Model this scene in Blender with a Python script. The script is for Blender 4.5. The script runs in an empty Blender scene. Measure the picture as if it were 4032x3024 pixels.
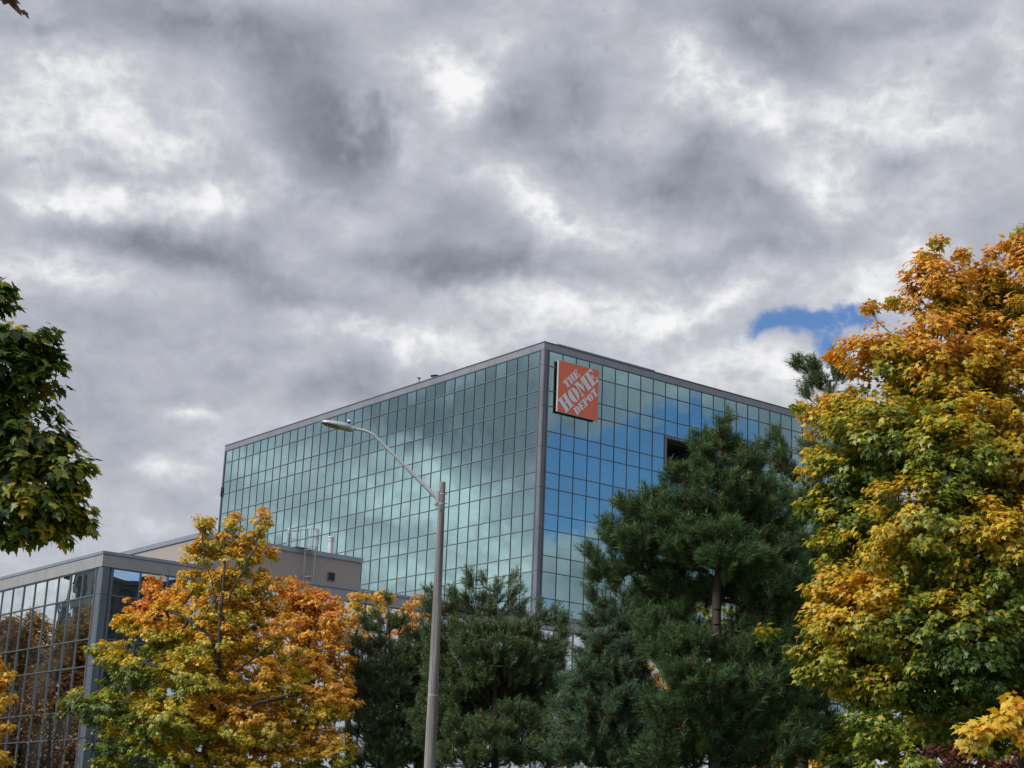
import bpy, math, random
import numpy as np
from mathutils import Vector, Matrix

# ------------------------------------------------------------------ camera, world, sun
S = bpy.context.scene
COL = S.collection
F, PITCH, ROLL = 6493.93, 0.27347, -0.03986      # focal length in pixels of the 4032 px frame
EYE = 1.6
cd = bpy.data.cameras.new("camera")
cd.sensor_width = 36.0
cd.lens = F / 4032.0 * 36.0
cd.clip_start = 0.2
cd.clip_end = 5000.0
cam = bpy.data.objects.new("camera", cd)
COL.objects.link(cam)
cam.matrix_world = (Matrix.Translation((0, 0, EYE)) @ Matrix.Rotation(math.pi / 2 + PITCH, 4, 'X')
                    @ Matrix.Rotation(-ROLL, 4, 'Z'))
S.camera = cam
S.view_settings.view_transform = 'Standard'
S.view_settings.look = 'None'
S.view_settings.gamma = 1.0
S.view_settings.exposure = 0.0
S.cycles.max_bounces = 6
S.cycles.diffuse_bounces = 3
S.cycles.glossy_bounces = 3
S.cycles.transmission_bounces = 2


def ray(x, y):
    xr, yr = x - 2016.0, 1512.0 - y
    c, s = math.cos(ROLL), math.sin(ROLL)
    u = xr * c + yr * s
    v = -xr * s + yr * c
    c, s = math.cos(PITCH), math.sin(PITCH)
    return np.array([u / F, c - v / F * s, s + v / F * c])


def at(x, y, Y):
    """the point of the place that lies Y metres north of the photographer in that direction"""
    d = ray(x, y)
    p = d * (Y / d[1])
    return np.array([p[0], p[1], p[2] + EYE])


def azel(x, y, n=None):
    d = ray(x, y)
    d = d / np.linalg.norm(d)
    if n is not None:
        d = d - 2 * (d @ n) * n
    return math.degrees(math.atan2(d[0], d[1])), math.degrees(math.asin(d[2]))


TH = 0.9092
EL = np.array([-math.cos(TH), math.sin(TH), 0.0])     # along the left faces, away from the viewer
ER = np.array([math.sin(TH), math.cos(TH), 0.0])      # along the right faces, away from the viewer

SUN_AZ, SUN_EL = -120.0, 36.0                          # degrees, clockwise from north (+Y)
sd = bpy.data.lights.new("sun", 'SUN')
sd.energy = 2.8
sd.angle = math.radians(13)
sd.color = (1.0, 0.95, 0.88)
so = bpy.data.objects.new("sun", sd)
COL.objects.link(so)
a, e = math.radians(SUN_AZ), math.radians(SUN_EL)
sv = Vector((math.sin(a) * math.cos(e), math.cos(a) * math.cos(e), math.sin(e)))
so.rotation_euler = sv.to_track_quat('Z', 'Y').to_euler()
so.location = (0, 0, 80)

W = bpy.data.worlds.new("World")
S.world = W
W.use_nodes = True
nt = W.node_tree
nt.nodes.clear()
N, LK = nt.nodes, nt.links


class G:
    """small helper for wiring shader nodes"""

    def __init__(s, tree):
        s.t = tree

    def n(s, typ, **kw):
        nd = s.t.nodes.new(typ)
        for k, v in kw.items():
            setattr(nd, k, v)
        return nd

    def put(s, sock, v):
        if isinstance(v, bpy.types.NodeSocket):
            s.t.links.new(v, sock)
        else:
            sock.default_value = v

    def m(s, op, a, b=0.0, c=None, clamp=False):
        nd = s.n('ShaderNodeMath', operation=op)
        nd.use_clamp = clamp
        s.put(nd.inputs[0], a)
        s.put(nd.inputs[1], b)
        if c is not None:
            s.put(nd.inputs[2], c)
        return nd.outputs[0]

    def vm(s, op, a, b=(0, 0, 0), out=0):
        nd = s.n('ShaderNodeVectorMath', operation=op)
        s.put(nd.inputs[0], a)
        if op == 'SCALE':
            s.put(nd.inputs['Scale'], b)
        else:
            s.put(nd.inputs[1], b)
        return nd.outputs[out]

    def noise(s, vec, scale, detail=3.0, rough=0.5, out='Fac', dim='3D', w=None):
        nd = s.n('ShaderNodeTexNoise', noise_dimensions=dim)
        s.put(nd.inputs['Vector'], vec)
        nd.inputs['Scale'].default_value = scale
        nd.inputs['Detail'].default_value = detail
        nd.inputs['Roughness'].default_value = rough
        return nd.outputs[out]

    def ramp(s, fac, stops, interp='LINEAR'):
        nd = s.n('ShaderNodeValToRGB')
        cr = nd.color_ramp
        cr.interpolation = interp
        while len(cr.elements) < len(stops):
            cr.elements.new(0.5)
        for el, (p, c) in zip(cr.elements, stops):
            el.position = p
            el.color = (*c, 1.0) if len(c) == 3 else c
        s.put(nd.inputs[0], fac)
        return nd.outputs[0]

    def mix(s, fac, a, b, mode='MIX'):
        nd = s.n('ShaderNodeMix', data_type='RGBA', blend_type=mode)
        s.put(nd.inputs['Factor'], fac)
        for i, v in ((6, a), (7, b)):
            if not isinstance(v, bpy.types.NodeSocket) and len(v) == 3:
                v = (*v, 1.0)
            s.put(nd.inputs[i], v)
        return nd.outputs[2]

    def smooth(s, v, lo, hi, a=0.0, b=1.0):
        nd = s.n('ShaderNodeMapRange', interpolation_type='SMOOTHSTEP')
        s.put(nd.inputs[0], v)
        for i, k in enumerate((lo, hi, a, b)):
            nd.inputs[i + 1].default_value = k
        return nd.outputs[0]


g = G(nt)
tc = g.n('ShaderNodeTexCoord')
sep = g.n('ShaderNodeSeparateXYZ')
LK.new(tc.outputs['Generated'], sep.inputs[0])
az = g.m('DEGREES', g.m('ARCTAN2', sep.outputs[0], sep.outputs[1]))
el = g.m('DEGREES', g.m('ARCSINE', sep.outputs[2]))
cmb = g.n('ShaderNodeCombineXYZ')
LK.new(az, cmb.inputs[0])
LK.new(el, cmb.inputs[1])
V0 = cmb.outputs[0]


def warp(v, scale, amt, detail=2.0):
    c = g.noise(v, scale, detail, 0.55, 'Color')
    c = g.vm('SUBTRACT', c, (0.5, 0.5, 0.5))
    return g.vm('ADD', v, g.vm('SCALE', c, amt))


V1 = warp(warp(warp(V0, 0.20, 2.2, 1), 0.8, 0.9, 2), 2.2, 0.42, 4)
DEG = 57.2958 / F
K = 4032 / 2212.0


def blobs(vec, items):
    """sum of soft elliptical cloud masses: (azimuth, elevation, half width, half height, turn, strength), degrees"""
    acc = None
    for (a0, e0, rx, ry, rot, amp) in items:
        mp = g.n('ShaderNodeMapping', vector_type='TEXTURE')
        LK.new(vec, mp.inputs[0])
        mp.inputs['Location'].default_value = (a0, e0, 0)
        mp.inputs['Rotation'].default_value = (0, 0, math.radians(rot))
        mp.inputs['Scale'].default_value = (rx, ry, 1)
        gr = g.n('ShaderNodeTexGradient', gradient_type='QUADRATIC_SPHERE')
        LK.new(mp.outputs[0], gr.inputs[0])
        t = g.m('MULTIPLY', gr.outputs['Fac'], amp)
        acc = t if acc is None else g.m('ADD', acc, t)
    return acc


def seen(lst, n=None, k=2.0):
    out = []
    for (x, y, rx, ry, rot, amp) in lst:
        a_, e_ = azel(x * K, y * K, n)
        out.append((a_, e_, rx * K * DEG * k, ry * K * DEG * k, -rot if n is not None else rot, amp))
    return out


CL = [  # masses of cloud straight ahead: bright gaps > 0, grey bellies < 0
    (130, 175, 150, 60, 10, .45), (60, 300, 160, 50, -8, .40), (310, 290, 160, 50, -5, .46), (490, 350, 100, 60, -35, .42),
    (480, 430, 120, 50, 25, .54), (90, 430, 160, 42, 0, .46), (270, 410, 150, 42, 0, .36), (210, 350, 220, 26, -3, -.26), (390, 340, 50, 30, 0, -.2), (130, 590, 150, 60, 10, .34),
    (990, 190, 75, 60, -30, .72), (860, 120, 140, 70, 0, .16), (1060, 70, 60, 50, 0, .2), (860, 330, 60, 45, 20, .34),
    (1490, 120, 70, 90, 0, .36), (1580, 200, 110, 60, 0, .34), (1660, 240, 120, 60, 0, .34), (1880, 250, 110, 80, 0, .42),
    (1780, 390, 110, 55, -10, .60), (2060, 270, 120, 60, 10, .36), (2010, 430, 160, 50, 10, .28), (2190, 130, 60, 120, 0, .30),
    (1190, 490, 75, 50, -25, .58), (1110, 420, 90, 50, -25, .34), (1300, 520, 150, 60, -5, .16),
    (740, 690, 130, 45, -4, .50), (890, 730, 120, 45, 0, .40), (1000, 650, 110, 28, 0, .20), (1220, 680, 190, 45, 0, .42),
    (1420, 700, 150, 45, 10, .46), (1560, 640, 120, 50, 15, .40), (1700, 800, 130, 60, 0, .50), (1480, 780, 160, 40, 10, .25),
    (1840, 600, 120, 45, 15, .38), (400, 870, 55, 22, 0, .44), (360, 985, 80, 26, 0, .30), (60, 1020, 150, 60, 0, .22),
    (330, 1110, 140, 40, -20, .20), (2000, 540, 120, 45, 10, .3), (600, 560, 90, 30, 20, .12), (1040, 760, 90, 60, 0, .2),
    (440, 50, 400, 75, -5, -.42), (90, 70, 160, 60, 0, -.30), (700, 200, 200, 70, -10, -.30), (720, 300, 150, 80, -15, -.66),
    (790, 240, 90, 60, 0, -.30), (640, 420, 110, 60, 20, -.28), (280, 520, 260, 45, -4, -.44), (500, 560, 170, 55, 0, -.30),
    (160, 690, 200, 60, 0, -.10), (1110, 250, 90, 90, 20, -.44), (1240, 190, 80, 130, 10, -.34), (1240, 330, 90, 40, 0, -.22),
    (1100, 20, 260, 50, 0, -.14), (1640, 60, 260, 70, -8, -.36), (1980, 40, 200, 40, 0, -.20), (1440, 390, 130, 60, 0, -.40),
    (1620, 430, 150, 45, 8, -.34), (1500, 310, 60, 70, 0, -.26), (1700, 510, 220, 35, 8, -.26), (1960, 350, 130, 40, 0, -.30),
    (2140, 420, 120, 60, 0, -.12), (2140, 190, 90, 50, 0, -.24), (900, 560, 170, 45, -6, -.40), (690, 640, 190, 40, -6, -.30),
    (960, 480, 120, 60, 0, -.16), (1130, 600, 160, 35, 0, -.34), (480, 760, 240, 90, 0, -.14), (1460, 560, 150, 40, 0, -.16),
    (180, 880, 200, 80, 0, -.18), (800, 830, 200, 60, 0, -.22), (280, 1060, 160, 50, 10, -.06), (1600, 850, 130, 30, 10, -.10),
    (990, 590, 90, 40, 0, -.22), (2110, 560, 120, 60, 0, -.06),
]
NL = -ER
NR = -EL
CLL = [  # what the left face of the tower mirrors
    (1050, 870, 200, 90, 0, -.80), (1120, 960, 120, 110, 0, -.50), (860, 900, 180, 60, 0, -.45), (700, 960, 160, 60, 0, -.15),
    (930, 1010, 150, 45, -28, .55), (1060, 1000, 90, 70, -20, .40), (820, 1090, 190, 60, -12, .45), (620, 1010, 140, 60, 0, .25),
    (1020, 1130, 140, 60, -10, .45), (680, 1180, 180, 50, -10, .50), (900, 1220, 150, 50, 0, .30), (1080, 1240, 100, 60, 0, .45),
    (560, 1090, 90, 60, 0, .10), (760, 1060, 160, 30, 0, -.12), (980, 1190, 160, 25, 0, -.18), (520, 960, 70, 40, 0, .35),
    (850, 1150, 200, 22, -8, -.22)]
CLR = [(1250, 850, 160, 120, 0, -.25), (1400, 880, 120, 100, 0, -.12), (1230, 1170, 100, 40, 0, .15), (1650, 930, 120, 100, 0, -.30),
       (1250, 1240, 120, 50, 0, -.15)]
CX = [(-58.5, 8.6, 5.5, 4.5, 0, .62), (-61.5, 10.5, 4, 4, 0, .35), (107, 7, 8, 4, 0, .22)]
val = blobs(V1, seen(CL) + seen(CLL, NL) + seen(CLR, NR) + CX)
# holes in the cover where the blue shows
HO = seen([(1765, 690, 150, 46, 4, 1.35), (1655, 705, 70, 30, 20, .9), (1785, 765, 46, 50, -30, 1.0), (1870, 690, 80, 36, 0, .9)], None, 1.75)
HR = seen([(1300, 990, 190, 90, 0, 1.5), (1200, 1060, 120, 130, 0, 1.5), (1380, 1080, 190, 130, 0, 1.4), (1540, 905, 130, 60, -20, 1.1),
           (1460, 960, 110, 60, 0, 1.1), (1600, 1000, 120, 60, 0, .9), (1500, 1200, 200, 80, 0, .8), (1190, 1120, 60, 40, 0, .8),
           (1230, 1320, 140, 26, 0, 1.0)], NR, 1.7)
HX = [(140.0, 38.0, 62.0, 44.0, 0, 1.1), (115.2, 7.5, 4.2, 6.5, 0, 1.5), (109.5, 5.0, 2.6, 2.2, 0, .9), (105.5, 6.4, 3.0, 1.8, 20, .8)]      # blue low in the south-east; the wide unseen gap is added to darken right faces
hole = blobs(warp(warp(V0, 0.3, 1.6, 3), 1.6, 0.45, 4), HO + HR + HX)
# low panes mirror blue between clouds towards the south-east
fb1 = g.noise(g.vm('MULTIPLY', V0, (0.17, 0.27, 1)), 1.0, 8.0, 0.54)
fb2 = g.noise(g.vm('MULTIPLY', V0, (0.50, 0.80, 1)), 1.0, 7.0, 0.54)
fb = g.m('ADD', g.m('MULTIPLY', g.m('SUBTRACT', fb1, 0.5), 0.55), g.m('MULTIPLY', g.m('SUBTRACT', fb2, 0.5), 0.36))
bil = g.m('ABSOLUTE', g.m('SUBTRACT', g.noise(g.vm('MULTIPLY', warp(V0, .5, .8, 2), (0.62, 1.0, 1)), 1.0, 6.0, 0.55), 0.5))
cv0 = g.m('ADD', g.m('ADD', g.m('MULTIPLY', val, 1.12), fb), 0.56)
# puffs show in the bright parts, the grey bellies stay smooth
cv = g.m('SUBTRACT', cv0, g.m('MULTIPLY', g.m('MULTIPLY', bil, g.smooth(cv0, .45, .85, .12, 1.0)), 0.95))
cv = g.m('ADD', cv, 0.03)
cloud = g.ramp(cv, [(0.0, (.20, .215, .255)), (0.22, (.275, .293, .345)), (0.45, (.385, .405, .465)), (0.66, (.565, .582, .64)),
                    (0.84, (.79, .795, .815)), (1.0, (.95, .95, .96))], 'B_SPLINE')
fb4 = g.noise(warp(V0, 1.2, .6, 3), 1.5, 7.0, 0.6)
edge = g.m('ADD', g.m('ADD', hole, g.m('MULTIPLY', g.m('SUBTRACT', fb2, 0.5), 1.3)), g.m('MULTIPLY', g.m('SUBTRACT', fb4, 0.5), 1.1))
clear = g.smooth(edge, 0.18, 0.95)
sky = g.n('ShaderNodeTexSky', sky_type='NISHITA')
sky.sun_disc = False
sky.sun_elevation = math.radians(SUN_EL)
sky.sun_rotation = math.radians(SUN_AZ)
sky.altitude = 200
sky.air_density = 1.0
sky.dust_density = 0.4
sky.ozone_density = 2.0
blue = g.mix(1.0, sky.outputs[0], (0.76, 0.93, 1.20), 'MULTIPLY')
# sunlit cloud tops round the hidden sun are several times brighter than the rest of the cover
sdir = (sv.x, sv.y, sv.z)
ds = g.vm('DOT_PRODUCT', tc.outputs['Generated'], sdir, out=1)
glow = g.m('MULTIPLY', g.m('POWER', g.m('MAXIMUM', ds, 0.0), 5.0), 1.6)
over = g.smooth(sep.outputs[2], 0.45, 0.95, 0.0, 0.55)
gain = g.m('ADD', g.m('ADD', glow, over), 1.0)
cl10 = g.vm('SCALE', cloud, g.m('MULTIPLY', gain, 10.0))
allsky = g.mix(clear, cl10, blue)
bg = g.n('ShaderNodeBackground')
LK.new(allsky, bg.inputs[0])
bg.inputs[1].default_value = 0.1
wo = g.n('ShaderNodeOutputWorld')
LK.new(bg.outputs[0], wo.inputs[0])


# ------------------------------------------------------------------ helpers
def material(name, base, rough=0.6, metal=0.0, var=0.0, scale=3.0, spec=0.5, bump=0.0, bscale=20.0, stretch=(1, 1, 1)):
    m = bpy.data.materials.new(name)
    m.use_nodes = True
    t = m.node_tree
    q = G(t)
    b = t.nodes['Principled BSDF']
    b.inputs['Roughness'].default_value = rough
    b.inputs['Metallic'].default_value = metal
    b.inputs['Specular IOR Level'].default_value = spec
    b.inputs['Base Color'].default_value = (*base, 1)
    geo = q.n('ShaderNodeNewGeometry')
    pos = q.vm('MULTIPLY', geo.outputs['Position'], stretch)
    if var:
        f = q.noise(pos, scale, 6.0, 0.62)
        lo = tuple(c * (1 - var) for c in base)
        hi = tuple(min(1, c * (1 + var)) for c in base)
        c = q.ramp(f, [(0.3, lo), (0.7, hi)])
        t.links.new(c, b.inputs['Base Color'])
        r = q.m('ADD', q.m('MULTIPLY', f, 0.25), rough - 0.12)
        t.links.new(r, b.inputs['Roughness'])
    if bump:
        h = q.noise(pos, bscale, 4.0, 0.6)
        bn = q.n('ShaderNodeBump')
        bn.inputs['Strength'].default_value = 1.0
        bn.inputs['Distance'].default_value = bump
        t.links.new(h, bn.inputs['Height'])
        t.links.new(bn.outputs[0], b.inputs['Normal'])
    return m


def glass(name, tint, warp_amt, wscale, rough=0.0):
    m = bpy.data.materials.new(name)
    m.use_nodes = True
    t = m.node_tree
    q = G(t)
    b = t.nodes['Principled BSDF']
    b.inputs['Base Color'].default_value = (*tint, 1)
    b.inputs['Metallic'].default_value = 1.0
    b.inputs['Roughness'].default_value = rough
    geo = q.n('ShaderNodeNewGeometry')
    h = q.noise(geo.outputs['Position'], wscale, 1.5, 0.5)
    bn = q.n('ShaderNodeBump')
    bn.inputs['Strength'].default_value = 1.0
    bn.inputs['Distance'].default_value = warp_amt
    t.links.new(h, bn.inputs['Height'])
    t.links.new(bn.outputs[0], b.inputs['Normal'])
    # a thin film of dust dulls the mirror a little, unevenly
    d = q.n('ShaderNodeBsdfDiffuse')
    d.inputs[0].default_value = (.20, .22, .22, 1)
    ms = q.n('ShaderNodeMixShader')
    f = q.noise(geo.outputs['Position'], 0.35, 5.0, 0.6)
    t.links.new(q.m('MULTIPLY', q.smooth(f, 0.35, 0.75), 0.14), ms.inputs[0])
    t.links.new(b.outputs[0], ms.inputs[1])
    t.links.new(d.outputs[0], ms.inputs[2])
    t.links.new(ms.outputs[0], t.nodes['Material Output'].inputs[0])
    return m


def leafmat(name, trans=0.35, gloss=0.06):
    m = bpy.data.materials.new(name)
    m.use_nodes = True
    t = m.node_tree
    t.nodes.clear()
    q = G(t)
    at_ = q.n('ShaderNodeAttribute', attribute_name='tone')
    d = q.n('ShaderNodeBsdfDiffuse')
    tr = q.n('ShaderNodeBsdfTranslucent')
    gl = q.n('ShaderNodeBsdfGlossy')
    gl.inputs['Roughness'].default_value = 0.42
    gl.inputs[0].default_value = (.8, .8, .8, 1)
    t.links.new(at_.outputs['Color'], d.inputs[0])
    sat = q.mix(1.0, at_.outputs['Color'], (1.15, 1.1, 0.7), 'MULTIPLY')
    t.links.new(sat, tr.inputs[0])
    m1 = q.n('ShaderNodeMixShader')
    m1.inputs[0].default_value = trans
    t.links.new(d.outputs[0], m1.inputs[1])
    t.links.new(tr.outputs[0], m1.inputs[2])
    m2 = q.n('ShaderNodeMixShader')
    m2.inputs[0].default_value = gloss
    t.links.new(m1.outputs[0], m2.inputs[1])
    t.links.new(gl.outputs[0], m2.inputs[2])
    o = q.n('ShaderNodeOutputMaterial')
    t.links.new(m2.outputs[0], o.inputs[0])
    return m


M = {
    'fascia': material('grey panel metal', (.235, .25, .285), 0.42, 0.5, .10, 0.6),
    'fascia_low': material('weathered grey panel metal', (.32, .32, .325), 0.45, 0.30, .10, 0.7),
    'coping': material('coping metal', (.26, .30, .355), 0.4, 0.5, .10, 0.9),
    'coping_dark': material('dark coping edge', (.13, .12, .15), 0.5, 0.3, .1, 1.0),
    'mull': material('mullion with shade in colour', (.055, .075, .10), 0.45, 0.2, .10, 1.0),  # shaded side of the verticals is put into this dark colour
    'mull_low': material('slate mullion metal', (.12, .15, .18), 0.4, 0.4, .10, 1.0),
    'trans': material('grey transom metal', (.145, .155, .185), 0.5, 0.3, .12, 1.0),
    'column': material('grey corner cladding', (.14, .155, .185), 0.5, 0.25, .22, 1.2, stretch=(1, 1, .25)),
    'groove': material('dark joint', (.07, .065, .09), 0.7),
    'column_low': material('slate corner cladding', (.125, .15, .185), 0.42, 0.4, .12, 1.2, stretch=(1, 1, .25)),
    'core': material('building core', (.10, .11, .12), 0.8),
    'roof': material('roof gravel', (.22, .21, .20), 0.9, 0, .2, 4),
    'soffit': material('dark terrace ceiling', (.06, .055, .045), 0.8, 0, .2, 2),
    'steel': material('galvanised steel', (.42, .43, .46), 0.45, 0.5, .15, 6),
    'white_steel': material('white painted flue', (.50, .49, .52), 0.5, 0.0, .12, 5),
    'dull_steel': material('dull flue metal', (.25, .26, .28), 0.5, 0.4, .15, 5),
    'lamp_metal': material('lamp grey paint', (.44, .46, .49), 0.42, 0.35, .12, 9),
    'lens': material('amber lens', (.24, .15, .09), 0.2, 0.0, .35, 14),
    'blue_plastic': material('blue plastic', (.015, .035, .25), 0.3),
    'white_plastic': material('white plastic', (.75, .78, .8), 0.4),
    'black': material('black metal', (.02, .02, .022), 0.5),
    'sign_orange': material('orange sign face', (.78, .16, .078), 0.5, 0, .08, 1.2),
    'sign_white': material('white sign letters', (.74, .76, .80), 0.5),
    'sign_edge': material('pale sign edge', (.58, .58, .57), 0.5, 0, .08, 2),
    'sign_back': material('dark sign back', (.02, .024, .03), 0.6),
    'bark': material('maple bark', (.036, .028, .023), 0.9, 0, .35, 9, bump=.01, bscale=25, stretch=(1, 1, .3)),
    'pinebark': material('pine bark', (.060, .045, .040), 0.95, 0, .5, 8, bump=.015, bscale=18, stretch=(1, 1, .35)),
    'leaf': leafmat('maple leaf', 0.38, 0.04),
    'needle': leafmat('pine needle', 0.10, 0.025),
    'lilac_reflection': material('painted lilac sky reflection', (.62, .64, .76), 0.7, 0, .05, 1),  # sky mirrored in the terrace glazing, painted as a diffuse lilac
    'brick': material('grey cladding', (.25, .26, .27), 0.8, 0, .1, 1),
    'glass_l': glass('teal mirror glass', (.33, .50, .50), .0024, .45),
    'glass_low': glass('clear mirror glass', (.72, .79, .79), .0085, .5),
    'glass_dark': glass('dark mirror glass', (.045, .055, .06), .002, .5),
}

# concrete of the pole: speckled, with faint run marks down it
mc = material('spun concrete', (.27, .255, .245), 0.9, 0, .0, 3)
q = G(mc.node_tree)
geo = q.n('ShaderNodeNewGeometry')
n1 = q.noise(geo.outputs['Position'], 55, 5, .7)
n2 = q.noise(q.vm('MULTIPLY', geo.outputs['Position'], (9, 9, .5)), 1.0, 5, .6)
c1 = q.ramp(n1, [(.3, (.19, .18, .175)), (.7, (.33, .315, .305))])
c2 = q.ramp(n2, [(.38, (.50, .49, .47)), (.62, (1.0, 1.0, 1.0))])
mc.node_tree.links.new(q.mix(1.0, c1, c2, 'MULTIPLY'), mc.node_tree.nodes['Principled BSDF'].inputs['Base Color'])
M['concrete'] = mc

# tan ribbed cladding of the roof housing: ribs are bump, with the grooves' shade also put into the colour
mt = material('tan ribbed cladding', (.36, .30, .285), 0.75, 0, .06, .8)
q = G(mt.node_tree)
geo = q.n('ShaderNodeNewGeometry')
u = q.m('ADD', q.vm('DOT_PRODUCT', geo.outputs['Position'], tuple(ER), out=1), q.vm('DOT_PRODUCT', geo.outputs['Position'], tuple(EL), out=1))
wv = q.m('PINGPONG', q.m('MULTIPLY', u, 5.2), 0.5)
h = q.smooth(wv, .06, .14)
bn = q.n('ShaderNodeBump')
bn.inputs['Distance'].default_value = .012
mt.node_tree.links.new(h, bn.inputs['Height'])
mt.node_tree.links.new(bn.outputs[0], mt.node_tree.nodes['Principled BSDF'].inputs['Normal'])
bc = q.mix(h, (.285, .25, .235), (.33, .29, .27))
mt.node_tree.links.new(bc, mt.node_tree.nodes['Principled BSDF'].inputs['Base Color'])
M['tan'] = mt

mg = material('autumn lawn', (.05, .08, .025), 0.95, 0, .4, .6)
M['lawn'] = mg


def tag(o, label=None, cat=None, group=None, kind=None):
    for k, v in (('label', label), ('category', cat), ('group', group), ('kind', kind)):
        if v:
            o[k] = v
    return o


def empty(name, loc, label, cat, group=None):
    o = bpy.data.objects.new(name, None)
    o.empty_display_size = 0.5
    COL.objects.link(o)
    o.location = loc
    return tag(o, label, cat, group)


def link(name, me, mat, parent):
    o = bpy.data.objects.new(name, me)
    COL.objects.link(o)
    for m_ in (mat if isinstance(mat, (list, tuple)) else [mat]):
        me.materials.append(M[m_] if isinstance(m_, str) else m_)
    if parent is not None:
        o.parent = parent
        if parent.type == 'EMPTY':                 # meshes are built in world coordinates
            o.matrix_parent_inverse = Matrix.Translation(-parent.location)
    return o


class MB:
    """collects boxes, prisms and tubes and links them as one mesh (world coordinates)"""

    def __init__(s, O=(0, 0, 0), R=(1, 0, 0), L=(0, 1, 0), U=(0, 0, 1)):
        s.v, s.f, s.mi, s.sm = [], [], [], []
        s.O, s.A = np.array(O, float), np.array([R, L, U], float)
        s.cur = 0

    def P(s, p):
        return s.O + np.asarray(p, float) @ s.A

    def add(s, vs, fs, smooth=False):
        b = len(s.v)
        s.v += [tuple(p) for p in vs]
        s.f += [tuple(i + b for i in f) for f in fs]
        s.mi += [s.cur] * len(fs)
        s.sm += [smooth] * len(fs)

    def box(s, a, b, jit=0.0, rnd=None):
        a, b = np.minimum(a, b), np.maximum(a, b)
        vs = [s.P((x, y, z)) for z in (a[2], b[2]) for y in (a[1], b[1]) for x in (a[0], b[0])]
        fl = [(0, 2, 3, 1), (4, 5, 7, 6), (0, 1, 5, 4), (2, 6, 7, 3), (0, 4, 6, 2), (1, 3, 7, 5)]
        if np.linalg.det(s.A) < 0:
            fl = [f[::-1] for f in fl]
        s.add(vs, fl)

    def prism(s, poly, z0, z1):
        n = len(poly)
        vs = [s.P((x, y, z0)) for x, y in poly] + [s.P((x, y, z1)) for x, y in poly]
        fs = [tuple(range(n))[::-1], tuple(range(n, 2 * n))]
        fs += [(i, (i + 1) % n, n + (i + 1) % n, n + i) for i in range(n)]
        s.add(vs, fs)

    def tube(s, pts, rad, n=10, cap=True, smooth=True):
        pts = [s.P(p) for p in pts]
        m_ = len(pts)
        rad = [rad] * m_ if np.isscalar(rad) else rad
        t = [pts[min(i + 1, m_ - 1)] - pts[max(i - 1, 0)] for i in range(m_)]
        t = [x / (np.linalg.norm(x) + 1e-12) for x in t]
        up = np.array([0, 0, 1.0]) if abs(t[0][2]) < .9 else np.array([1.0, 0, 0])
        vs = []
        for i in range(m_):
            a_ = np.cross(t[i], up)
            a_ /= np.linalg.norm(a_)
            up = np.cross(a_, t[i])
            for k in range(n):
                w = 2 * math.pi * k / n
                vs.append(pts[i] + rad[i] * (a_ * math.cos(w) + up * math.sin(w)))
        fs = [(i * n + k, i * n + (k + 1) % n, (i + 1) * n + (k + 1) % n, (i + 1) * n + k) for i in range(m_ - 1) for k in range(n)]
        s.add(vs, fs, smooth)
        if cap:
            s.add([vs[k] for k in range(n)], [tuple(range(n))])
            s.add([vs[(m_ - 1) * n + k] for k in range(n)], [tuple(range(n))])

    def build(s, name, mat, parent=None):
        me = bpy.data.meshes.new(name)
        me.from_pydata(s.v, [], s.f)
        me.polygons.foreach_set('material_index', s.mi)
        me.polygons.foreach_set('use_smooth', s.sm)
        me.update()
        return link(name, me, mat, parent)


def fast_mesh(name, V, T, colors=None, mat=None, parent=None, smooth=False):
    """V (n,3), T (m,3) triangles; colors (n,3)"""
    me = bpy.data.meshes.new(name)
    me.vertices.add(len(V))
    me.vertices.foreach_set('co', np.ascontiguousarray(V, dtype=np.float32).ravel())
    me.loops.add(len(T) * 3)
    me.loops.foreach_set('vertex_index', np.ascontiguousarray(T, dtype=np.int32).ravel())
    me.polygons.add(len(T))
    me.polygons.foreach_set('loop_start', np.arange(0, len(T) * 3, 3, dtype=np.int32))
    if smooth:
        me.polygons.foreach_set('use_smooth', np.ones(len(T), dtype=bool))
    me.update(calc_edges=True)
    if colors is not None:
        ca = me.color_attributes.new('tone', 'FLOAT_COLOR', 'POINT')
        c4 = np.ones((len(V), 4), dtype=np.float32)
        c4[:, :3] = colors
        ca.data.foreach_set('color', c4.ravel())
    return link(name, me, mat, parent)


# ------------------------------------------------------------------ ground
gm = MB()
gm.add([(-1500, -600, 0), (1500, -600, 0), (1500, 2500, 0), (-1500, 2500, 0)], [(0, 1, 2, 3)])
tag(gm.build('ground', 'lawn'), kind='structure')

# ------------------------------------------------------------------ the two glass buildings
SH, TH_ = 1.459, 2.341           # short (spandrel) and tall (vision) rows
WC = 1.635                       # mullion spacing


def row_z(h):
    return -((h + 1) // 2 * SH + (h // 2) * TH_)


def project(P):
    X, Y, Z = P[0], P[1], P[2] - EYE
    c, s = math.cos(PITCH), math.sin(PITCH)
    d = Y * c + Z * s
    if d < .1:
        return None
    x, y = X / d * F, (-Y * s + Z * c) / d * F
    c, s = math.cos(ROLL), math.sin(ROLL)
    return 2016 + x * c - y * s, 1512 - (x * s + y * c)


rng = random.Random(4)


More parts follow.
